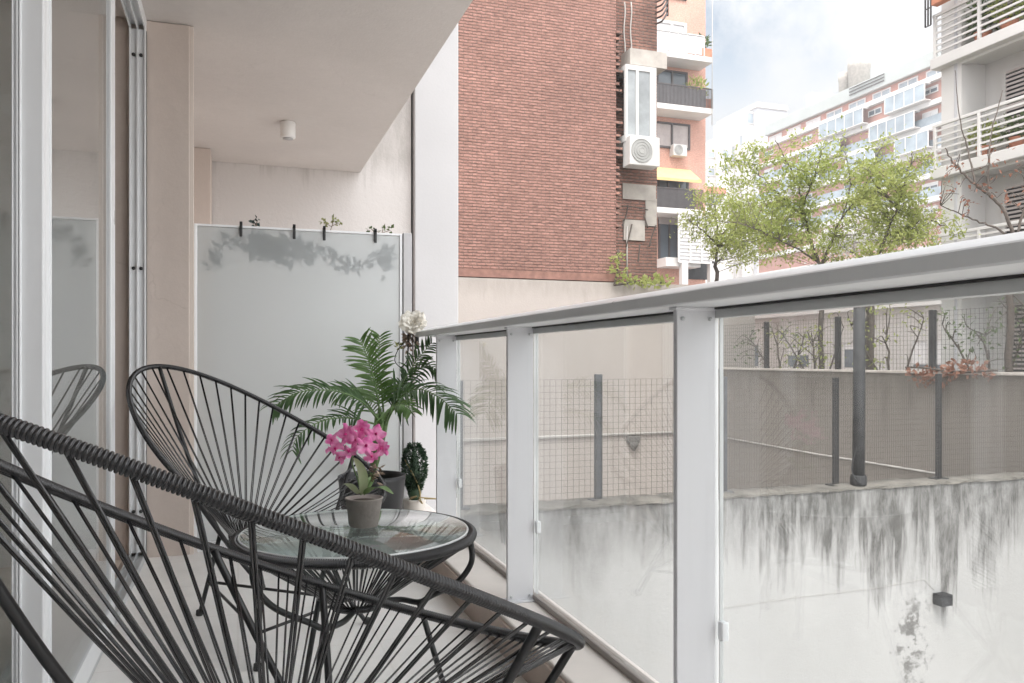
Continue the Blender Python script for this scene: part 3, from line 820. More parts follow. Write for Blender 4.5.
oleaf([(366,494,0),(372,489,-.03),(382,488,-.07),(393,494,-.09)], .030, M['orchid_leaf'])
oleaf([(362,494,0),(364,482,-.01),(361,468,-.015),(354,458,-.02)], .024, M['orchid_pale'], vn)
oleaf([(358,494,0),(350,486,-.03),(343,484,-.05)], .022, M['orchid_pale'], (0, .3, 1))
oleaf([(364,493,0),(368,484,.02),(374,476,.04)], .022, M['orchid_leaf'], vn)
stem_a = spline([campt(361,495,dO), campt(358,480,dO+.01), campt(352,462,dO), campt(356,446,dO-.01), campt(366,438,dO-.02)], 6)
q = MB(); q.tube(stem_a, .0022, 6); q.tube(spline([campt(364,495,dO), campt(372,478,dO+.01), campt(377,462,dO), campt(374,446,dO-.01)], 6), .0022, 6); q.build('stem', M['palm_stem'], orc)
q = MB()
for _ in range(26):
    p = np.array(campt(374+rng.normal()*4, 474+rng.normal()*5, dO+rng.normal()*.01)); q.leaf(p, rng.normal(size=3), rng.normal(size=3), .018, .008)
q.build('dried_tuft', M['dry'], orc)
def flower(px, py, dd, size, rot):
    c = np.array(campt(px, py, dd))
    nrm = np.array([-S, -C, .15]) + rng.normal(size=3)*.6; nrm /= np.linalg.norm(nrm)
    ux = np.cross(nrm, [0,0,1]); ux /= np.linalg.norm(ux); uz = np.cross(ux, nrm)
    q = MB()
    for k in range(5):
        a = rot + k*2*math.pi/5 + rng.normal()*.08
        dv = ux*math.cos(a) + uz*math.sin(a); sv = -ux*math.sin(a) + uz*math.cos(a)
        wide = size*(.62 if k % 2 == 0 else .40); V = []; F = []
        nr, nc = 5, 5
        for i in range(nr):
            t = i/(nr-1); w = wide*math.sin(math.pi*(.12+.8*t))**.8
            for j in range(nc):
                s_ = (j/(nc-1)-.5)
                V.append(c + dv*size*(.05+.62*t) + sv*w*s_ + nrm*size*(.20*t*t - .22*(s_*2)**2*t + .03*math.sin(9*t+5*s_)))
        for i in range(nr-1):
            for j in range(nc-1):
                o_ = i*nc+j; F.append((o_, o_+1, o_+nc+1, o_+nc))
        q.add(V, F, True)
    f = q.build('flower', M['orchid'], orc)
    q = MB(); q.tube([c, c+nrm*size*.12, c+nrm*size*.22-uz*size*.08], [size*.09, size*.075, size*.03], 8); q.build('lip', M['orchid_core'], f)
for px, py, dz, sz in [(335,448,.0,.042),(346,434,-.02,.046),(362,429,0,.042),(376,434,.01,.044),(382,448,-.01,.040),(349,452,-.035,.046),(366,446,-.045,.050),
                       (356,440,.01,.044),(340,457,-.01,.032),(372,457,-.03,.036),(332,440,.02,.030)]:
    flower(px, py, dO+dz, sz*.90, rng.random()*6)

# ================================================================== POTTED PALM
pc = pt(372, 475, d=3.75); PC = Vector((pc.x, pc.y, 0))
palm = empty('potted_palm', PC, 'green palm with feathery fronds in a charcoal pot by the screen', 'potted plant')
q = MB(); q.lathe([(.105,0),(.115,.006),(.155,.385),(.158,.405),(.150,.408),(.144,.395),(.140,.35),(.02,.345)], tuple(PC), 40); pp_ = q.build('pot', M['pot_black'], palm)
q = MB(); q.lathe([(.139,.352),(.08,.362),(.005,.365)], tuple(PC), 24); q.build('soil', M['soil'], pp_)
dP = PC.x*S + PC.y*C
q = MB()
for k in range(5):
    a = PC + Vector((rng.normal()*.012, rng.normal()*.012, .36)); e = Vector(campt(381+rng.normal()*3, 418+rng.normal()*4, dP+rng.normal()*.02))
    q.tube(spline([a, (a+e)/2 + Vector((.005, 0, .01)), e], 5), [.013]*6+[.013-.001*j for j in range(len(spline([a,(a+e)/2,e],5))-6)], 7)
q.build('stem', M['palm_stem'], palm)
def frond(path_px, L0, mat, droop=.3, nleaf=26, face=None, wid=.0125, Lend=.45, start=.18, fwd=.75):
    path = spline([campt(x, y, dP+dz) for x, y, dz in path_px], 14)
    P, L = resample(path, .004)
    root_q = MB(); n = len(P)
    root_q.tube(P[::6], np.linspace(.0055, .0015, len(P[::6])), 6)
    fo = root_q.build('frond', M['palm_stem'], palm)
    q = MB()
    T = np.gradient(P, axis=0)
    fn = np.array(face if face is not None else (-S, -C, .25)); fn = fn/np.linalg.norm(fn)
    for k in range(nleaf):
        t = start + (1-start)*(k+.5)/nleaf; i = min(n-1, int(t*n)); tt = T[i]/np.linalg.norm(T[i])
        side = np.cross(tt, fn); side /= np.linalg.norm(side)
        env = (math.sin(math.pi*min(1, .22+.78*(1-abs(t-.45)/.75)))**.8)*(1-t) + Lend*t + .35*(1-t)
        for s_ in (-1, 1):
            ln = L0*1.12*env*(.85+.3*rng.random())
            d0 = side*s_ + tt*fwd*(.6+.6*t) + fn*.12 + rng.normal(size=3)*.10
            d0 /= np.linalg.norm(d0)
            pts_ = []; dr_ = .6+.9*rng.random(); p = P[i].copy(); dv = d0.copy()
            for m in range(6):
                pts_.append(p.copy()); p = p + dv*ln/5; dv = dv + np.array([0, 0, -droop*dr_*.2]); dv /= np.linalg.norm(dv)
            ribbon(q, pts_, wid*(.85+.3*rng.random()), fn, .16)
    q.build('leaflets', mat, fo)
frond([(381,420,0),(377,395,-.02),(370,365,-.05),(360,340,-.09)], .15, M['palm'], .5, 27, wid=.0105)
frond([(384,420,.03),(382,392,.02),(379,360,0),(380,336,-.02)], .12, M['palm'], .5, 25, wid=.0095)
frond([(380,422,-.02),(362,402,-.10),(335,391,-.18),(300,392,-.26),(276,405,-.30)], .18, M['palm_dark'], .9, 30, face=(-S*.5, -C*.5, .8), wid=.0125)
frond([(378,425,-.04),(350,418,-.16),(322,421,-.26),(298,436,-.32),(292,452,-.34)], .13, M['palm_dark'], 1.0, 24, face=(-S*.5, -C*.5, .8), wid=.0095)
frond([(386,420,0),(398,392,.02),(414,364,.05),(432,343,.06)], .11, M['palm_dark'], .7, 28, face=(-S*.9, -C*.6, .5), wid=.0095)
frond([(386,424,-.02),(400,398,-.08),(418,389,-.13),(440,398,-.18),(457,414,-.22)], .21, M['palm_dark'], 1.1, 30, face=(-S*.5, -C*.5, .85), wid=.0125)
frond([(385,422,.05),(402,388,.08),(424,366,.08),(440,372,.06)], .13, M['palm_dark'], 1.0, 24, face=(-S*.5, -C*.5, .8), wid=.0125)
frond([(385,424,-.05),(392,408,-.14),(404,404,-.2),(412,412,-.26)], .11, M['palm'], .9, 20, face=(-S*.5, -C*.5, .8), wid=.0095)
frond([(380,424,.04),(368,404,.10),(352,392,.16),(338,398,.2)], .11, M['palm'], .9, 20, face=(-S*.5, -C*.5, .8), wid=.0095)

# topiary cone on the kerb
tc_ = pt(414.5, 470, d=4.12)
top_ = empty('topiary', (tc_.x, tc_.y, .118), 'small dark green cone topiary with gold twine in a pale pot on the kerb', 'potted plant')
tb = Vector((tc_.x, tc_.y, .118))
q = MB(); q.lathe([(.042,0),(.046,.003),(.058,.10),(.060,.112),(.052,.113),(.01,.105)], tuple(tb), 28); q.build('pot', M['pot_white'], top_)
q = MB(); H_ = .30
for k in range(2600):
    t = rng.random(); a = rng.random()*2*math.pi; rr = .058*math.sin(math.pi*min(1, .16+.84*(1-t)*1.0))**.75*(.75+.3*rng.random())
    if t > .9: rr *= .7
    p = np.array(tb) + np.array([rr*math.cos(a), rr*math.sin(a), .112+H_*t*.94])
    q.leaf(p, np.array([math.cos(a), math.sin(a), .6]) + rng.normal(size=3)*.3, rng.normal(size=3), .017, .008)
q.build('foliage', M['topiary'], top_)
q = MB(); q.lathe([(.02,.10),(.036,.14),(.036,.22),(.024,.30),(.008,.37)], tuple(tb), 16); q.build('core', M['topiary'], top_)
q = MB(); q.tube([np.array(tb)+np.array([.062*(1-.5*t)*math.cos(3.6+2.2*t), .062*(1-.5*t)*math.sin(3.6+2.2*t), .32-.22*t + .0]) for t in np.linspace(0, 1, 14)], .004, 6)
for k in range(3):
    q.tube(spline([np.array(tb)+np.array([.02*rng.normal(), -.06, .12]), np.array(tb)+np.array([.05*rng.normal(), -.085, .10+.02*k]), np.array(tb)+np.array([.02*rng.normal(), -.062, .13])], 5), .003, 5)
q.build('twine', M['twine'], top_)

# white flower in its wire holder at the rail end
fb = pt(410, 352, d=4.02)
fl = empty('white_flower', fb, 'cream white cloth flower with dried stem at the end of the handrail', 'flower')
fc = np.array(pt(413, 323, d=4.0))
q = MB()
for lay, (n_, rad, tilt) in enumerate(((5, .018, .15), (7, .034, .5), (9, .050, .85), (10, .063, 1.25))):
    for k in range(n_):
        a = 2*math.pi*k/n_ + lay*.4 + rng.normal()*.1
        axis = np.array([-S*.75, -C*.75, .55]); axis /= np.linalg.norm(axis)
        ux = np.cross(axis, [0,0,1]); ux /= np.linalg.norm(ux); uz = np.cross(ux, axis)
        dv = ux*math.cos(a)+uz*math.sin(a); sv = -ux*math.sin(a)+uz*math.cos(a)
        V = []; F = []
        for i in range(5):
            t = i/4
            for j in range(5):
                s_ = j/4-.5; w = rad*1.25*math.sin(math.pi*(.15+.75*t))
                V.append(fc + dv*(rad*.2+rad*.95*t*math.sin(min(1.4, tilt+.25))) + axis*(rad*.9*t*math.cos(tilt) - rad*.2*(2*s_)**2 + .004*rng.normal()) + sv*w*s_)
        for i in range(4):
            for j in range(4): o_ = i*5+j; F.append((o_, o_+1, o_+6, o_+5))
        q.add(V, F, True)
q.build('blossom', M['petal_white'], fl)
q = MB(); q.tube(spline([fc, pt(410, 338, d=4.01), pt(408, 350, d=4.02), pt(409, 366, d=4.03)], 6), .004, 6)
for k in range(60):
    p = np.array(pt(409+rng.normal()*3.5, 342+rng.normal()*5, d=4.01+rng.normal()*.012)); q.leaf(p, rng.normal(size=3)+np.array([0,0,.5]), rng.normal(size=3), .03, .016)
q.build('dried_stem', M['dry'], fl)
q = MB(); scatter(q, np.array(pt(399, 346, d=4.0)), (.01, .01, .03), 10, .03, .014); q.build('leaf', M['ivy_y'], fl)
hb = pt(410, 362, d=4.0)
wh = empty('wire_holder', hb, 'thin dark wire flower holder hooked to the handrail end', 'holder')
q = MB()
q.tube(spline([pt(404,342,d=3.98), pt(397,352,d=3.98), pt(395,361,d=3.98), pt(401,367,d=3.98), pt(407,360,d=3.98), pt(408,346,d=3.99)], 7), .0024, 6)
q.tube(spline([pt(412,338,d=3.97), pt(419,347,d=3.97), pt(431,343,d=3.9)], 7), .0024, 6)
q.tube([pt(406,346,d=4.0), pt(428,346,d=3.95)], .0024, 6); q.tube([pt(406,356,d=4.0), pt(424,357,d=3.95)], .0022, 6)
q.tube([pt(408,330,d=4.0), pt(408,366,d=4.0)], .003, 6)
q.build('wire', M['steel'], wh)
q = MB(); q.bbox((.842, 3.9605, 1.0), (.862, 3.9725, 1.07), .002); q.build('hook', M['steel'], wh)

# ================================================================== YARD
WY = 7.6
yw = empty('yard_wall', (8, WY+.17, GZ), 'white yard wall streaked with black water stains below the balcony', 'wall')
b = MB(); b.box((1.9, WY, GZ+.01), (14.0, WY+.34, -.575)); b.build('wall_body', M['yardwall'], yw)
# uneven coping
V = []; F = []
nx = 120
for i in range(nx+1):
    x = 1.9 + 12.1*i/nx; e = lambda: rng.normal()*.006
    V += [(x, WY-.018+e(), -.59+e()*.6), (x, WY-.012+e()*.5, -.562+e()), (x, WY+.16, -.545+e()), (x, WY+.352+e()*.5, -.56+e()), (x, WY+.358, -.60)]
for i in range(nx):
    for k in range(4): a = i*5+k; F.append((a, a+1, a+6, a+5))
q = MB(); q.add(V, F); q.build('coping', M['coping'], yw)
# fence on the wall
fe = empty('mesh_fence', (7, WY+.2, -.55), 'wire mesh fence on slim posts standing on the stained yard wall', 'fence')
px_posts = [2.1, 3.64, 5.19, 6.75, 8.34, 9.95]
for i, x in enumerate(px_posts):
    q = MB(); tz = .745; wd = .04 if i < 3 else .034
    q.bbox((x-wd, WY+.16, -.553), (x+wd, WY+.21, tz + (.02*rng.normal())), .004)
    q.box((x-.10, WY+.12, -.556), (x+.10, WY+.25, -.545))
    q.build('fence_post', M['fencepost_grey' if i < 3 else 'fencepost'], fe)
q = MB(); st = .066
x = 1.95
while x < 12.5:
    q.box((x-.0016, WY+.148, -.54), (x+.0016, WY+.151, .735)); x += st if x < 5.19 else st*.5
z = -.52
while z < .74:
    q.box((1.95, WY+.1512, z-.0016), (12.5, WY+.1544, z+.0016)); z += st
q.build('wire_mesh', M['wire'], fe)
pb = pt(859, 487, Y=WY+.12)
pl = empty('drain_pole', (pb.x, pb.y, -.56), 'thick dark standpipe rising from the yard wall, wider at its foot', 'pole')
q = MB(); q.tube([(pb.x-.01, pb.y, -.55), (pb.x, pb.y, .3), (pb.x+.005, pb.y, 1.85)], [.07, .068, .066], 16); q.build('shaft', M['pipe'], pl)
q = MB(); q.lathe([(.09,0),(.095,.02),(.095,.10),(.085,.12)], (pb.x-.01, pb.y, -.558), 18); q.build('foot_collar', M['pipe'], pl)
q = MB(); q.tube(spline([(pb.x-.02, pb.y-.07, -.53), (pb.x-.12, pb.y-.1, -.5), (pb.x-.16, pb.y-.06, -.35), (pb.x-.10, pb.y-.07, -.1)], 6), .008, 6); q.build('loose_cable', M['fencepost'], pl)
# black wall box
bx = pt(938, 598, Y=WY)
wb = empty('wall_lamp', (bx.x, WY, bx.z-.08), 'small black box lamp fixed to the stained yard wall', 'wall lamp')
q = MB(); q.bbox((bx.x-.095, WY-.15, bx.z-.06), (bx.x+.075, WY-.012, bx.z+.075), .006); q.build('casing', M['fencepost'], wb)
q = MB(); q.box((bx.x-.07, WY-.0125, bx.z-.045), (bx.x+.05, WY-.001, bx.z+.06)); q.build('bracket', M['bronze'], wb)
cc = [pt(720,608.5,Y=WY-.008), pt(800,597,Y=WY-.008), pt(870,589,Y=WY-.008), pt(924,579,Y=WY-.008), pt(934,590,Y=WY-.008)]
q = MB(); q.tube(resample(np.array([tuple(p) for p in cc]), .1)[0], .0022, 6)
rtop('wall_cable', q, M['cable'], 'thin grey cable running along the stained yard wall to the black lamp', 'cable')

# brown wall along the yard
BX = 11.0
bw = empty('brown_wall', (BX+.1, 13, GZ), 'brown rendered boundary wall with mesh fence on top behind the yard', 'wall')
b = MB(); b.box((BX, 3.0, GZ+.01), (BX+.25, 17.4, .70)); b.build('wall_body', M['brownwall'], bw)
b = MB(); b.bbox((BX-.03, 3.0, .70), (BX+.28, 17.4, .745), .008); b.build('coping', M['concrete'], bw)
ys = [8.25, 10.5, 12.76, 15.0, 17.1]
uf = empty('upper_fence', (BX+.12, 12, .745), 'dark post and wire fence along the top of the brown wall', 'fence')
for y in ys:
    q = MB(); q.bbox((BX+.08, y-.05, .744), (BX+.16, y+.05, 1.78), .005); q.build('fence_post', M['fencepost'], uf)
q = MB(); y = 7.0
while y < 17.3: q.box((BX+.075, y-.002, .75), (BX+.079, y+.002, 1.76)); y += .08
z = .79
while z < 1.78: q.box((BX+.070, 7.0, z-.002), (BX+.0745, 17.3, z+.002)); z += .08
q.build('wire_mesh', M['wire'], uf)
q = MB(); a = pt(728, 438, X=BX-.02); e = pt(940, 474, X=BX-.02)
q.tube([a, (a+e)/2 + Vector((0,0,-.02)), e], .018, 8)
rtop('conduit', q, M['cable'], 'pale conduit crossing the brown boundary wall at a slant', 'pipe')

# rear plaster base and brick building --------------------------------
BY = 17.5
bb = empty('brick_building', (5, BY+3, GZ), 'tall windowless red brick building rising behind the yard', 'building')
zb = pt(540, 280, Y=BY).z
XR = pt(616, 200, Y=BY).x; XL = pt(440, 200, Y=BY).x - 3
b = MB(); b.box((XL, BY, zb+.2), (XR, BY+9, 22)); b.build('brick_wall', M['brick'], bb)
b = MB(); b.box((XL, BY-.04, zb+.02), (XR+.02, BY+9, zb+.199))
b.build('base_course', M['brick_course'], bb)
# toothed edge bricks
z = zb+.25
while z < 15:
    if rng.random() < .7:
        q = MB(); wd = .05+.12*rng.random(); q.box((XR-.01, BY-.02-.03*rng.random(), z), (XR+wd, BY+.25, z+.066)); q.build('toothing_brick', M['brick_old'], bb)
    z += .156
XS0, XS1 = XR+.001, pt(657, 150, Y=BY+.5).x
b = MB(); b.box((XS0, BY+.5, GZ+.02), (XS1, BY+8.8, 22)); b.build('rough_return_wall', M['brick_old'], bb)
def bp(px, py, Y=BY+.5): return pt(px, py, Y=Y)
def patch(x0, y0, x1, y1, mat, nm, dp=.06, Y=BY+.5, parent=bb):
    a = bp(x0, y1, Y); c_ = bp(x1, y0, Y)
    q = MB(); q.box((a.x, Y-dp, a.z), (c_.x, Y-.002, c_.z)); return q.build(nm, mat, parent)
patch(621, 60, 657, 71, M['concrete'], 'lintel', .5)
patch(622, 186, 655, 199, M['concrete'], 'cement_patch', .05)
patch(645, 199, 656, 226, M['concrete'], 'cement_patch', .04)
patch(623, 221, 644, 240, M['concrete'], 'cement_patch', .05)
# projecting glazed bay
a = bp(621.5, 143, BY+.1); c_ = bp(652, 71, BY+.1)
q = MB(); q.box((a.x, BY-.12, a.z), (c_.x, BY+.49, a.z+.16)); q.box((a.x, BY-.12, c_.z-.12), (c_.x, BY+.49, c_.z))
wd = c_.x-a.x
for f0, f1 in ((0,.07),(.34,.42),(.80,1)): q.box((a.x+wd*f0, BY-.12, a.z+.16), (a.x+wd*f1, BY-.03, c_.z-.12))
q.box((c_.x-.04, BY-.03, a.z+.16), (c_.x, BY+.49, c_.z-.12))
bay = q.build('window', M['white'], bb)
q = MB(); q.box((a.x+.02, BY-.085, a.z+.16), (c_.x-.05, BY-.07, c_.z-.12)); q.build('pane', M['baypane'], bay)
q = MB()
for k in range(14):
    x = a.x+wd*.46 + wd*.30*k/13; q.tube([(x, BY-.05+.02*(k % 2), a.z+.2), (x, BY-.05+.02*(k % 2), c_.z-.15)], .02, 6)
q.build('curtain', M['blind'], bay)
def ac_unit(px0, py0, px1, py1, Y, lab, dep=.32):
    a = pt(px0, py1, Y=Y); c_ = pt(px1, py0, Y=Y)
    r_ = empty('air_conditioner', ((a.x+c_.x)/2, Y, a.z), lab, 'air conditioner', 'outdoor air conditioner units')
    q = MB(); q.bbox((a.x, Y-dep, a.z), (c_.x, Y-.004, c_.z), .02); q.build('casing', M['acwhite'], r_)
    w = c_.x-a.x; h = c_.z-a.z; cx = a.x+w*.38; cz = a.z+h*.5; rad = min(w*.34, h*.42)
    V = [(cx+rad*math.cos(t), Y-dep-.012, cz+rad*math.sin(t)) for t in np.linspace(0, 2*math.pi, 25)[:-1]]
    q = MB(); q.prism([(v[0], v[2]) for v in V], 1, Y-dep-.014, Y-dep-.001); q.build('fan_grille', M['acgrille'], r_)
    q = MB()
    for k in range(4):
        rr = rad*(k+1)/4
        q.tube([(cx+rr*math.cos(t), Y-dep-.018, cz+rr*math.sin(t)) for t in np.linspace(0, 2*math.pi, 25)[:-1]], .007, 5, True)
    q.build('fan_guard', M['acgrille'], r_)
ac_unit(622.5, 142, 652, 168, BY+.08, 'large white air conditioner unit under the glazed bay of the brick building', .4)
# wires and dead stems on the return wall
q = MB()
for (x0, x1) in ((624.5, 623), (631, 627)):
    q.tube([bp(x0+.6*math.sin(k), 2+k*6, BY+.44) for k in range(10)], .018, 5)
q.build('loose_wire', M['cable'], bb)
q = MB()
for pp in [[(628,205),(626,215),(622,226)],[(632,224),(629,236),(626,247)],[(656,225),(652,236),(649,247)],[(622,206),(634,207),(648,210)],[(640,244),(638,262)],[(648,228),(644,215)]]:
    q.tube(spline([bp(x, y, BY+.40) for x, y in pp], 4), .017, 5)
q.build('dead_stem', M['bark'], bb)
q = MB(); q.tube([bp(627, 226, BY+.42), bp(627, 278, BY+.42)], .02, 6); q.build('drainpipe', M['cable'], bb)
# black balcony rail on the corner high up
q = MB()
for k in range(5):
    z0 = 24 - k*5.5
    q.tube(spline([bp(656, z0, BY+.4), bp(662, z0-3, BY-.3), bp(667.5, z0-11, BY-.1)], 5), .025, 5)
q.tube([bp(667.5, 16, BY-.1), bp(667.5, -20, BY-.1)], .03, 5); q.build('corner_railing', M['bronze'], bb)
# plaster wall below the brick
b = MB(); b.box((XL, BY-.03, GZ+.01), (11.0, BY+.3, zb-.002)); b.box((11.003, BY-.02, GZ+.01), (12.6, BY+.3, zb-.6))
rtop('rear_wall', b, M['rearwall'], 'pale pinkish plaster wall under the red brick at the back of the yard', 'wall')
q = MB(); a = pt(458, 440.5, Y=BY-.06); e = pt(700, 431.5, Y=BY-.06); q.tube([a, e], .035, 8)
rtop('wall_pipe', q, M['cable'], 'long level pipe along the plaster wall behind the mesh fence', 'pipe')
q = MB(); a = pt(632, 440, Y=BY-.03)
q.bbox((a.x-.16, BY-.16, a.z-.05), (a.x+.16, BY-.031, a.z+.10), .02)
q.lathe([(.03,0),(.08,.10),(.14,.22)], (a.x, BY-.12, a.z-.26), 14)
rtop('drain_hopper', q, M['shutterdark'], 'grey drain hopper under the level pipe on the plaster wall', 'drain')
# creeper at the foot of the brick corner
cp = bp(640, 276, BY-.2)
cr = empty('creeper', cp, 'yellow green creeper at the foot of the brick corner', 'plant')
q = MB()
for px, py, r_, n_ in ((617,258,.12,24),(619,270,.16,30),(628,281,.2,50),(640,283,.2,50),(652,282,.22,50),(664,281,.2,40)):
    scatter(q, bp(px, py, BY-.3), (r_*1.3, .3, r_*.6), n_, .12, .08)
q.build('foliage', M['leaf2'], cr)
q = MB(); q.tube(spline([bp(614,285,BY-.12), bp(618,268,BY-.1), bp(618,250,BY-.1)], 6), .02, 5); q.tube(spline([bp(614,285,BY-.12), bp(640,282,BY-.2), bp(666,283,BY-.2)], 6), .03, 5); q.build('stem', M['bark'], cr)

# ================================================================== SALMON APARTMENT BUILDING
SY = 36.0
sb = empty('salmon_building', (20, SY+5, GZ), 'salmon brick apartment building with white balconies behind the brick one', 'building')
def sp_(px, py, Y=SY): return pt(px, py, Y=Y)
xr = sp_(705.5, 100).x; xl = sp_(640, 100).x
b = MB(); b.box((xl-4, SY, GZ+.02), (xr, SY+10, 27)); b.build('wall', M['salmon'], sb)
def pbox(x0, y0, x1, y1, Y, dp, mat, nm, par=sb, back=.003):
    a = pt(x0, y1, Y=Y); c_ = pt(x1, y0, Y=Y)
    q = MB(); q.box((a.x, Y-dp, a.z), (c_.x, Y-back, c_.z)); return q.build(nm, mat, par)
def fwindow(x0, y0, x1, y1, Y, par, fmat, pmat, mull=2, fw=.10):
    a = pt(x0, y1, Y=Y); c_ = pt(x1, y0, Y=Y); q = MB()
    q.box((a.x, Y-.09, a.z), (c_.x, Y-.004, a.z+fw)); q.box((a.x, Y-.09, c_.z-fw), (c_.x, Y-.004, c_.z))
    for k in range(mull+1):
        xx = a.x + (c_.x-a.x-fw)*k/mull; q.box((xx, Y-.088, a.z+fw), (xx+fw, Y-.005, c_.z-fw))
    f = q.build('window', fmat, par)
    q = MB(); q.box((a.x+fw*.5, Y-.04, a.z+fw*.5), (c_.x-fw*.5, Y-.0035, c_.z-fw*.5)); q.build('pane', pmat, f)
    return f
def s_balcony(ytop, ybot, rail, x0=640, x1=713):
    """white slab that wraps the corner, with rail"""
    a = sp_(x0, ybot, SY); e = sp_(x1, ytop, SY-1.2); z1 = sp_(690, ytop, SY-1.2).z; z0 = z1-.28
    q = MB(); q.bbox((a.x, SY-1.2, z0), (e.x, SY+.5, z1), .02); bal_ = q.build('balcony', M['white'], sb)
    q = MB()
    if rail == 'glass':
        q.box((a.x, SY-1.17, z1+.05), (e.x-.5, SY-1.15, z1+.95)); q.build('glass_panel', M['blind'], bal_)
        q = MB()
        for k in range(7):
            x = a.x + (e.x-.5-a.x)*k/6; q.box((x-.03, SY-1.2, z1), (x+.03, SY-1.14, z1+1.0))
        q.box((a.x, SY-1.2, z1+.96), (e.x-.5, SY-1.13, z1+1.02)); q.build('railing', M['white'], bal_)
    else:
        n_ = 46
        for k in range(n_):
            x = a.x + (e.x-a.x)*k/(n_-1); q.box((x-.014, SY-1.18, z1), (x+.014, SY-1.15, z1+.95))
        q.box((a.x, SY-1.19, z1+.95), (e.x, SY-1.14, z1+1.0)); q.build('railing', M['bronze'], bal_)
        q = MB(); q.box((a.x, SY-1.145, z1+.04), (e.x-.4, SY-1.13, z1+.9)); q.build('rail_screen', M['railscreen'], bal_)
    return e, z1, bal_
e1, z1_, b1_ = s_balcony(54, 66, 'glass')
q = MB(); q.bbox((e1.x-.62, SY-1.18, z1_+.004), (e1.x-.02, SY-.2, z1_+.42), .02); q.build('planter', M['terracotta'], b1_)
q = MB(); scatter(q, (e1.x-.3, SY-.7, z1_+.75), (.3, .45, .45), 120, .3, .1); q.build('plant', M['leaf_dark'], b1_)
e2, z2_, b2_ = s_balcony(106, 118, 'bars')
q = MB(); q.bbox((e2.x-.62, SY-1.13, z2_+.004), (e2.x-.02, SY-.2, z2_+.5), .02); q.build('planter', M['terracotta'], b2_)
q = MB(); scatter(q, (e2.x-.7, SY-.8, z2_+1.0), (.5, .3, .6), 160, .3, .1); q.build('plant', M['leaf2'], b2_)
e3, z3_, b3_ = s_balcony(209, 217, 'bars', x1=703)
fwindow(656, 24, 686, 52, SY, sb, M['white'], M['blind'], 2, .15)
fwindow(656, 73, 687, 104, SY, sb, M['bronze'], M['pane'], 2)
fwindow(653, 125, 689.5, 147, SY, sb, M['bronze'], M['shutter'], 2)
fwindow(657, 179, 688, 207, SY, sb, M['bronze'], M['pane'], 3)
fwindow(658, 221, 679, 261, SY, sb, M['bronze'], M['pane'], 2)
fwindow(656, -30, 686, -4, SY, sb, M['bronze'], M['pane'], 2)
pbox(658, 214, 679, 224, SY, .1, M['shutter'], 'roller_box')
pbox(656, 261, 690, 268, SY, 1.0, M['white'], 'ledge')
ac_unit(669.5, 147, 683, 157, SY, 'small white air conditioner below the shuttered window of the salmon building', .4)
# awning
a = sp_(656, 179, SY-1.1); c_ = sp_(690, 170, SY)
q = MB(); q.prism([(SY-.01, c_.z), (SY-1.1, a.z+.12), (SY-1.1, a.z-.02), (SY-1.06, a.z-.02), (SY-1.06, a.z+.10), (SY-.01, c_.z-.06)], 0, a.x, c_.x)
rtop('awning', q, M['awning'], 'yellow awning over the balcony door of the salmon building', 'awning')
# white lattice screen
a = sp_(679, 262, SY-1.2); c_ = sp_(713, 217, SY-1.2)
q = MB(); q.box((a.x, SY-1.16, a.z), (c_.x, SY-1.14, c_.z)); lat = q.build('lattice_screen', M['blind'], sb)
q = MB()
for k in range(4): xx = a.x+(c_.x-a.x)*k/3; q.box((xx-.05, SY-1.2, a.z), (xx+.05, SY-1.161, c_.z))
for k in range(14): zz = a.z+(c_.z-a.z)*k/13; q.box((a.x, SY-1.19, zz-.03), (c_.x, SY-1.1615, zz+.03))
q.build('lattice_bars', M['white'], lat)
pbox(686, 264, 707, 279, SY, .06, M['dark'], 'garage_shade_panel')  # solid dark panel; the shade inside the garage is its colour
pbox(679, 262, 685, 285, SY-.9, .3, M['white'], 'column'); pbox(707, 262, 714, 285, SY-.9, .3, M['white'], 'column')
q = MB(); q.tube([sp_(712.5, -40, SY-1.3), sp_(712, 125, SY-1.3)], .02, 5)
q.build('aerial_cable', M['cable'], sb)

# ================================================================== FAR WHITE STEPPED BUILDING + TOWER
FYY = 120.0
wb2 = empty('white_stepped_building', (80, FYY, GZ), 'distant white building stepping up to a stair tower with its shade painted grey', 'building')
def fb_(x0, y0, x1, y1, Y, dep, mat, nm):
    a = pt(x0, y1, Y=Y); c_ = pt(x1, y0, Y=Y)
    q = MB(); q.box((a.x, Y, a.z), (c_.x, Y+dep, c_.z)); return q.build(nm, mat, wb2)
fb_(757, 107, 787, 300, FYY, 12, M['grey_and_shade'], 'stair_tower')  # shadow on the near side is painted in as grey
fb_(745, 112, 756.9, 300, FYY+1, 10, M['white'], 'upper_block')
fb_(737, 128, 744.9, 300, FYY+2, 10, M['offwhite'], 'middle_block')
fb_(719, 139, 736.9, 300, FYY+3, 10, M['white'], 'lower_block')
fb_(704, 146, 718.9, 300, FYY+4, 10, M['offwhite'], 'end_block')
fb_(757, 105.5, 788, 107, FYY-.3, 12.6, M['offwhite'], 'roof')
for (x0, y0, x1, y1, Y) in ((746.5,113,754,124,FYY+1),(722,150,729,158,FYY+3),(722,164,729,172,FYY+3),(731,146,735,160,FYY+3),(707,152,715,158,FYY+4),(707,168,715,176,FYY+4),(739,135,743,146,FYY+2)):
    fwindow(x0, y0, x1, y1, Y, wb2, M['offwhite'], M['pane_blue'], 1, .2)
fb_(703, 188, 726, 192, 90, 6, M['terracotta'], 'tiled_ledge')
fb_(704, 192, 726, 300, 90.5, 6, M['white'], 'front_block')
fwindow(707, 198, 722, 204, 90.5, wb2, M['offwhite'], M['pane'], 2, .15)

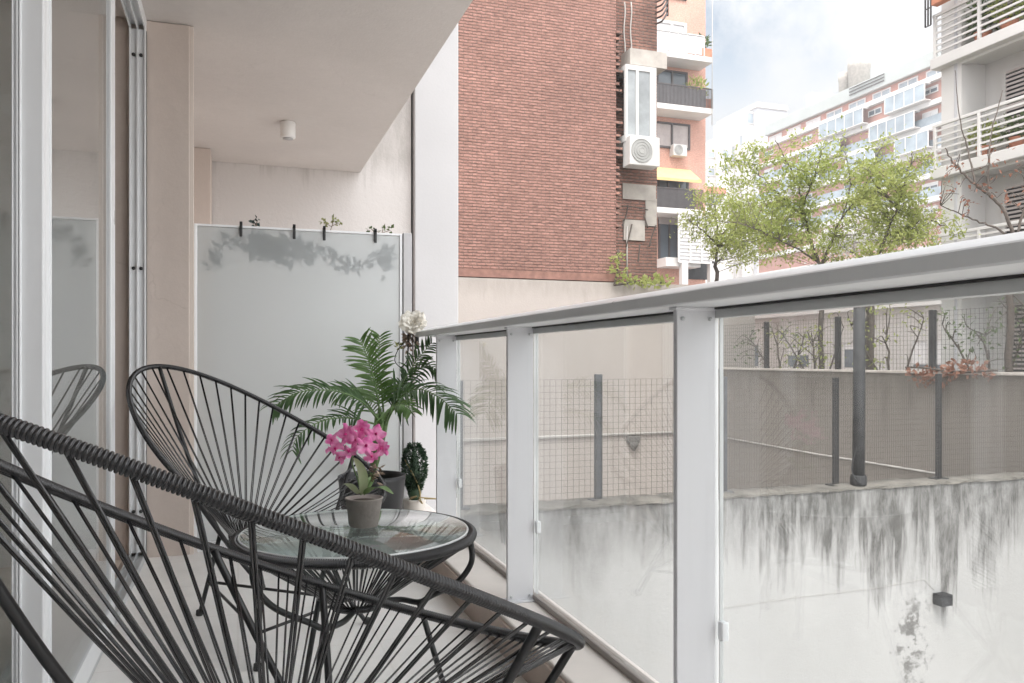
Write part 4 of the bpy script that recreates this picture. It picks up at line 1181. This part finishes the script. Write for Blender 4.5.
# ================================================================== LONG RED BRICK APARTMENT BLOCK
LX = 75.0
lb = empty('apartment_block', (LX+6, 85, GZ), 'long red brick apartment block with white slabs and glazed balconies', 'building')
kz = lambda k: HC + k*LX/C
LY0, LY1 = 68.0, 103.0
FLH = .0345
tops = [.405 - FLH*i for i in range(9)]
b = MB(); b.box((LX, LY0, GZ+.02), (LX+12, LY1, kz(.405))); b.build('wall', M['redbrick_far'], lb)
b = MB(); b.box((LX+1.6, LY0, kz(.405)), (LX+12, LY1, kz(.4285))); b.build('attic_wall', M['redbrick_far'], lb)
b = MB(); b.bbox((LX+1.0, LY0-.4, kz(.4285)), (LX+12, LY1, kz(.450)), .1); b.build('roof', M['greenroof'], lb)
for i, k in enumerate(tops[:8]):
    q = MB(); q.bbox((LX-.6, LY0-.3, kz(k)-.6), (LX-.002, LY1, kz(k)), .03); q.build('slab', M['white'], lb)
def xwin(par, y0, y1, z0, z1, X, fmat, pmat, nm='window', fw=.12, blind=0):
    q = MB(); q.box((X-.10, y0, z0), (X-.003, y1, z0+fw)); q.box((X-.10, y0, z1-fw), (X-.003, y1, z1))
    ym = (y0+y1)/2
    for yy in (y0, ym-fw/2, y1-fw): q.box((X-.098, yy, z0+fw), (X-.004, yy+fw, z1-fw))
    f = q.build(nm, fmat, par)
    zt = z1-fw*.5
    if blind:
        q = MB(); q.box((X-.06, y0+fw*.5, z1-(z1-z0)*blind), (X-.0045, y1-fw*.5, zt)); q.build('blind', M['blind'], f); zt = z1-(z1-z0)*blind-.002
    q = MB(); q.box((X-.05, y0+fw*.5, z0+fw*.5), (X-.0035, y1-fw*.5, zt)); q.build('pane', pmat, f)
    return f
y = LY0+2.0; kk = 0
cols = []
while y < LY1-3: cols.append(y); y += 4.2
for i, k in enumerate(tops[:6]):
    zt = kz(k)-.75; zb_ = kz(k-FLH)
    for j, y in enumerate(cols):
        if (i*3+j) % 7 == 6: continue
        xwin(lb, y, y+2.2, zb_+.95, zt-.25, LX, M['white'], M['pane'], blind=(.35, .0, .75, .5, .2)[(i*2+j*3) % 5])
for j, y in enumerate(cols):
    xwin(lb, y+.2, y+3.2, kz(.405)+.4, kz(.428)-.2, LX+1.6, M['white'], M['blind'] if j > 4 else M['pane_blue'], fw=.15)
# glazed balcony runs
q = MB()
for i, k in enumerate(tops[2:6]):
    q.box((LX-.58, LY0, kz(k)+.002), (LX-.52, LY1, kz(k)+.95))
q.build('balcony_glass', M['pane_blue'], lb)
for (y0, y1, i) in ((70.5, 76.5, 1), (72, 79, 2), (80, 88, 1), (84, 92, 2), (70, 75, 3), (78, 83, 3), (88, 96, 3)):
    z0 = kz(tops[i])+.003; z1 = kz(tops[i-1])-.76
    q = MB(); q.box((LX-1.5, y0, z0), (LX-.61, y1, z0+.1)); q.box((LX-1.5, y0, z1-.1), (LX-.61, y1, z1))
    n_ = int((y1-y0)/1.4)
    for m in range(n_+1):
        yy = y0+(y1-y0-.1)*m/n_; q.box((LX-1.5, yy, z0+.1), (LX-1.42, yy+.1, z1-.1))
    en = q.build('balcony_enclosure', M['white'], lb)
    q = MB(); q.box((LX-1.46, y0+.05, z0+.1), (LX-1.40, y1-.05, z1-.1)); q.build('pane', M['pane_blue'], en)
b = MB(); b.box((LX-1.4, LY0-2.6, GZ+.03), (LX+12, LY0-.31, kz(.388))); b.build('end_pier', M['salmon'], lb)
for (py_, w_, h_) in ((94.5, 1.6, 2.6), (91, 1.2, 1.6)):
    q = MB(); q.bbox((LX+3, py_, kz(.450)), (LX+5, py_+w_, kz(.450)+h_), .08); q.build('vent_stack', M['grey_and_shade'], lb)
for py_, r_, h_ in ((86.6, 1.35, 4.6), (89.3, .8, 3.6)):
    q = MB(); q.lathe([(r_,0),(r_*1.02,h_*.7),(r_*1.1,h_*.72),(r_*1.1,h_)], (LX+4, py_, kz(.450)), 18); q.build('water_tank', M['concrete'], lb)
q = MB()
for k in range(3): q.box((LX+.86, 79, kz(.450)-.35-.4*k), (LX+.899, 85, kz(.450)-.2-.4*k))
q.build('roof_grille', M['bronze'], lb)

an = empty('low_annex', (34, 40, GZ), 'low pale rendered annex behind the trees across the yard', 'building')
b = MB(); b.box((30, 16, GZ+.03), (36, 46, 3.4)); b.build('wall', M['annex'], an)
b = MB(); b.bbox((29.8, 15.9, 3.402), (36.2, 46.1, 3.7), .03); b.build('roof_edge', M['white'], an)
for k in range(6):
    xwin(an, 18.5+4.5*k, 20.5+4.5*k, .4, 1.9, 30, M['offwhite'], M['pane'], blind=(.5, 0, .8, .3)[k % 4])
# ================================================================== RIGHT CONCRETE BUILDING
RX = 15.5
rb = empty('white_balcony_building', (RX+3, 9, GZ), 'white concrete building with railed balconies on the right', 'building')
ZS = [-0.02, 2.58, 5.16, 7.74, 10.32]
b = MB(); b.box((RX+.85, 2.0, GZ+.03), (RX+9, 14.5, 13)); b.build('wall', M['offwhite'], rb)
b = MB(); b.box((RX+.12, 13.95, GZ+.03), (RX+.849, 14.5, 13)); b.build('end_pier', M['white'], rb)
b = MB(); b.box((RX+.10, 14.06, GZ+.04), (RX+.1198, 14.13, 13)); b.build('downpipe', M['grey_and_shade'], rb)
for i, z in enumerate(ZS):
    q = MB(); q.bbox((RX-.1, 2.0, z), (RX+.849, 14.62, z+.25), .015); q.box((RX+.1, 2.0, z-.06), (RX+.26, 13.94, z-.001)); sl_ = q.build('balcony_slab', M['white'], rb)
    if i >= 1:
        q = MB()
        for m in range(6): zz = z+.36+m*.145; q.box((RX-.075, 2.1, zz), (RX-.045, 14.55, zz+.045))
        q.bbox((RX-.09, 2.1, z+1.20), (RX-.02, 14.57, z+1.27), .01)
        y = 14.5
        while y > 2: q.box((RX-.10, y-.03, z+.251), (RX-.03, y+.03, z+1.2)); y -= 1.18
        q.build('railing', M['white'], sl_)
    zz0 = z+.30
    for yc in (12.35, 8.9, 5.3):
        f = xwin(rb, yc-1.1, yc+1.1, zz0+.1, zz0+1.95, RX+.85, M['offwhite'], M['dark'], fw=.09)
        q = MB()
        for m in range(18): q.box((RX+.735, yc-1.0, zz0+.25+m*.095), (RX+.747, yc+1.0, zz0+.25+m*.095+.05))
        q.build('slat_blind', M['shutter'], f)
# plants on balconies
def bal_plant(y, z, lab, mat, h, n, L, grp='potted plants on the right balconies'):
    r_ = empty('balcony_plant', (RX+.3, y, z), lab, 'potted plant', grp)
    q = MB(); q.lathe([(.13,0),(.14,.01),(.18,.26),(.19,.28),(.16,.28)], (RX+.3, y, z), 16); q.build('pot', M['terracotta'], r_)
    q = MB(); scatter(q, (RX+.3, y, z+.28+h*.5), (.3, .4, h*.55), n, L, L*.45); q.build('foliage', mat, r_)
bal_plant(13.55, 7.99, 'leafy plant in terracotta pot on the highest balcony, beside the pier', M['leaf_dark'], .9, 260, .16)
bal_plant(12.9, 7.99, 'pale leafy plant in terracotta pot second from the pier on the highest balcony', M['leaf2'], .7, 200, .16)
bal_plant(13.5, 5.41, 'yellow green plant in pot on the middle balcony beside the pier', M['leaf2'], .5, 170, .14)
bal_plant(12.7, 5.41, 'darker trailing plant in pot on the middle balcony, second from the pier', M['leaf_dark'], .45, 150, .14)
q = MB(); q.bbox((RX-.3, 12.1, 9.13), (RX-.11, 14.4, 9.35), .02)
rtop('window_box', q, M['terracotta'], 'terracotta planter box hung outside the topmost balcony rail at right', 'planter')
q = MB(); cage = []
for y in np.linspace(14.50, 14.66, 3): q.tube([(RX-.2, y, 8.75), (RX-.2, y, 10.4)], .02, 5)
for z in np.linspace(8.75, 10.4, 5): q.tube([(RX-.2, 14.50, z), (RX-.2, 14.66, z)], .015, 5)
q.build('side_grille', M['bronze'], rb)

# ================================================================== TREES
def tree(name, lab, cat, limbs, ell, ncl, nleaf, L, mat, crad=.4, seed=1, grp=None, bark='bark', twig=.012):
    r_ = np.random.default_rng(seed)
    base = limbs[0][0][0]
    root = empty(name, base, lab, cat, grp)
    q = MB(); nodes = []
    for path, r0, r1 in limbs:
        P = spline(path, 8)
        P[1:-1] += r_.normal(size=P[1:-1].shape)*r0*.35
        q.tube(P, np.linspace(r0, r1, len(P)), 8); nodes += list(P[len(P)//3:])
    nodes = np.array(nodes); lq = MB()
    cs = []
    for c, rad, w in ell: cs += [(np.array(tuple(c)), np.array(rad))]*w
    for _ in range(ncl):
        c, rad = cs[r_.integers(len(cs))]
        v = r_.normal(size=3); v /= np.linalg.norm(v); p = c + v*rad*(r_.random()**.45)
        j = np.argmin(np.linalg.norm(nodes-p, axis=1) + .4*np.maximum(0, nodes[:,2]-p[2]+.2)); a = nodes[j]
        mid = (a+p)/2 + r_.normal(size=3)*.12*np.linalg.norm(p-a) + np.array([0, 0, .08])
        tw = spline([a, mid, p], 4); q.tube(tw, np.linspace(twig, .004, len(tw)), 5)
        nl = int(nleaf*(.4+1.2*r_.random()))
        cr_ = crad*(.6+.8*r_.random())
        for _ in range(nl):
            t = r_.random()
            pp = tw[min(len(tw)-1, int((.45+.55*t)*len(tw)))] + r_.normal(size=3)*cr_*np.array([.55, .55, .36])
            lq.leaf(pp, r_.normal(size=3)+np.array([0,0,-.2]), r_.normal(size=3)*.7+np.array([0,0,1.]), L*(.6+.8*r_.random()), L*.5*(.7+.6*r_.random()))
    q.build('trunk', M[bark], root); lq.build('crown', M[mat], root)
    return root
def tpx(l, d): return [pt(x, y, d=d+dz) for x, y, dz in l]
gnd = lambda px, d: Vector((pt(px, 300, d=d).x, pt(px, 300, d=d).y, GZ))
T1 = 19.0
tree('leafy_tree', 'pale green spring tree with thin forked trunk standing behind the brown wall', 'tree',
     [([gnd(822, T1), *tpx([(822,340,0),(820,268,0)], T1)], .075, .05),
      (tpx([(820,268,0),(812,245,0),(804,215,.1),(799,190,.2),(786,160,.5),(775,140,.7)], T1), .042, .01),
      (tpx([(820,268,0),(830,245,-.2),(842,218,-.3),(861,192,-.4),(876,160,-.6)], T1), .038, .01),
      (tpx([(804,215,0),(785,200,.5),(765,180,.8),(745,165,1)], T1), .024, .007),
      (tpx([(803,205,0),(815,175,-.5),(822,150,-.6)], T1), .022, .007),
      (tpx([(842,218,-.3),(850,185,-.2),(846,155,0)], T1), .02, .007),
      (tpx([(818,262,0),(790,245,-.6),(762,232,-1),(735,222,-1.2)], T1), .024, .007)],
     [(pt(790,185,d=T1), (1.6,1.5,1.3), 5), (pt(850,185,d=T1), (1.6,1.4,1.2), 4), (pt(748,215,d=T1), (1.3,1.2,.95), 3), (pt(815,240,d=T1), (2.5,1.4,.75), 5), (pt(742,160,d=T1+.5), (.7,.7,.6), 1), (pt(900,225,d=T1), (1.1,1.0,.8), 2)],
     270, 40, .095, 'leaf', .26, 11, twig=.0055)
T2 = 16.5
tree('leafy_tree', 'slim green tree close to the white balcony building on the right', 'tree',
     [([gnd(872, T2), *tpx([(872,330,0),(876,262,0)], T2)], .06, .04),
      (tpx([(876,262,0),(886,235,0),(897,208,0),(905,180,0),(913,152,0)], T2), .036, .009),
      (tpx([(888,235,0),(905,228,.3),(925,220,.5),(945,226,.6)], T2), .035, .01),
      (tpx([(897,208,0),(880,190,.3),(868,172,.4)], T2), .03, .01)],
     [(pt(900,190,d=T2), (.95,.9,.85), 3), (pt(925,232,d=T2), (.75,.7,.5), 2), (pt(872,195,d=T2), (.6,.7,.7), 2), (pt(890,245,d=T2), (1.0,.8,.35), 2)],
     120, 40, .085, 'leaf2', .22, 12, twig=.006)
T3 = 26.0
tree('leafy_tree', 'pale green tree in front of the white lattice of the salmon building', 'tree',
     [([gnd(716, T3), *tpx([(716,330,0),(716,262,0)], T3)], .09, .06),
      (tpx([(716,262,0),(717,235,0),(715,205,0)], T3), .05, .014),
      (tpx([(717,240,0),(735,222,0),(750,205,0)], T3), .04, .012), (tpx([(717,245,0),(702,230,0),(690,222,0)], T3), .035, .012)],
     [(pt(724,215,d=T3), (1.4,1.2,1.3), 3), (pt(752,240,d=T3), (1.5,1.2,.9), 3), (pt(704,232,d=T3), (.9,.9,.8), 1)],
     120, 40, .12, 'leaf2', .32, 13, twig=.008)
T4 = 12.6
tree('bare_tree', 'nearly bare tree with a few russet leaves in front of the right balconies', 'tree',
     [([gnd(1010, T4), *tpx([(1010,330,0),(1016,240,0)], T4)], .07, .04),
      (tpx([(1016,240,0),(1000,205,0),(975,184,0),(955,165,0),(945,148,0)], T4), .03, .008),
      (tpx([(1016,240,0),(995,228,.2),(965,216,.3),(940,205,.3)], T4), .022, .007),
      (tpx([(988,195,0),(989,160,0),(992,130,.2),(1003,90,.3)], T4), .018, .006),
      (tpx([(975,184,0),(968,150,.2),(960,120,.2),(955,70,.3)], T4), .016, .005),
      (tpx([(1016,240,0),(1026,200,0),(1030,150,0)], T4), .025, .008)],
     [(pt(985,180,d=T4), (.8,.5,.6), 3), (pt(955,195,d=T4), (.4,.4,.4), 1)],
     34, 5, .075, 'leaf_red', .12, 14, twig=.007)
T5 = 21.0
tree('blossoming_tree', 'white blossoming tree behind the green ones above the handrail', 'tree',
     [([gnd(868, T5), *tpx([(868,330,0),(866,262,0)], T5)], .1, .06), (tpx([(866,262,0),(880,240,0),(905,222,0)], T5), .04, .012), (tpx([(866,262,0),(845,248,0),(828,240,0)], T5), .04, .012)],
     [(pt(895,224,d=T5), (1.2,.8,.42), 3), (pt(845,243,d=T5), (1.1,.8,.35), 2)],
     110, 60, .085, 'blossom', .42, 15)
# shrubs behind the brown wall
for k, (px, py, d, w, h, mat, lab) in enumerate((
    (760, 345, 18.5, 1.0, .7, 'leaf_dark', 'low thin shrub above the brown wall, by its leftmost fence post'),
    (812, 342, 17.5, 1.0, .8, 'leaf', 'twiggy green shrub above the brown wall left of the dark standpipe'),
    (885, 335, 15.5, .9, .8, 'leaf', 'green bush above the brown wall just right of the dark standpipe'),
    (985, 335, 13.6, 1.1, .7, 'leaf_dark', 'dark shrub above the brown wall under the right balconies'))):
    c = pt(px, py, d=d)
    c.x = max(c.x, BX+.9)
    tree('shrub', lab, 'shrub', [([Vector((c.x+.3, c.y, GZ)), Vector((c.x+.15, c.y, -.5)), Vector((c.x, c.y, c.z))], .05, .015),
         ([Vector((c.x+.15, c.y, .2)), Vector((c.x-.4, c.y+.5, c.z+.2))], .03, .008), ([Vector((c.x+.15, c.y, .0)), Vector((c.x+.3, c.y-.6, c.z+.3))], .03, .008)],
         [(c, (w, w, h), 1)], 30, 7, .09, mat, .25, 30+k, 'shrubs behind the brown wall')
# creeper spilling over the brown wall
cq = pt(952, 368, X=BX+.05)
cr2 = empty('wall_creeper', (cq.x, cq.y, .745), 'russet creeper spilling over the coping of the brown wall', 'plant')
q = MB()
for k in range(7): scatter(q, (BX-.05, cq.y-.7+.22*k, .72+.1*math.sin(k)), (.16, .2, .14), 34, .10, .06)
q.build('foliage', M['leaf_red'], cr2)
q = MB(); q.tube(spline([(BX+.3, cq.y+1.2, .80), (BX-.02, cq.y+.5, .80), (BX-.05, cq.y-.2, .74), (BX-.04, cq.y-.9, .78)], 6), .02, 6); q.build('stem', M['bark'], cr2)
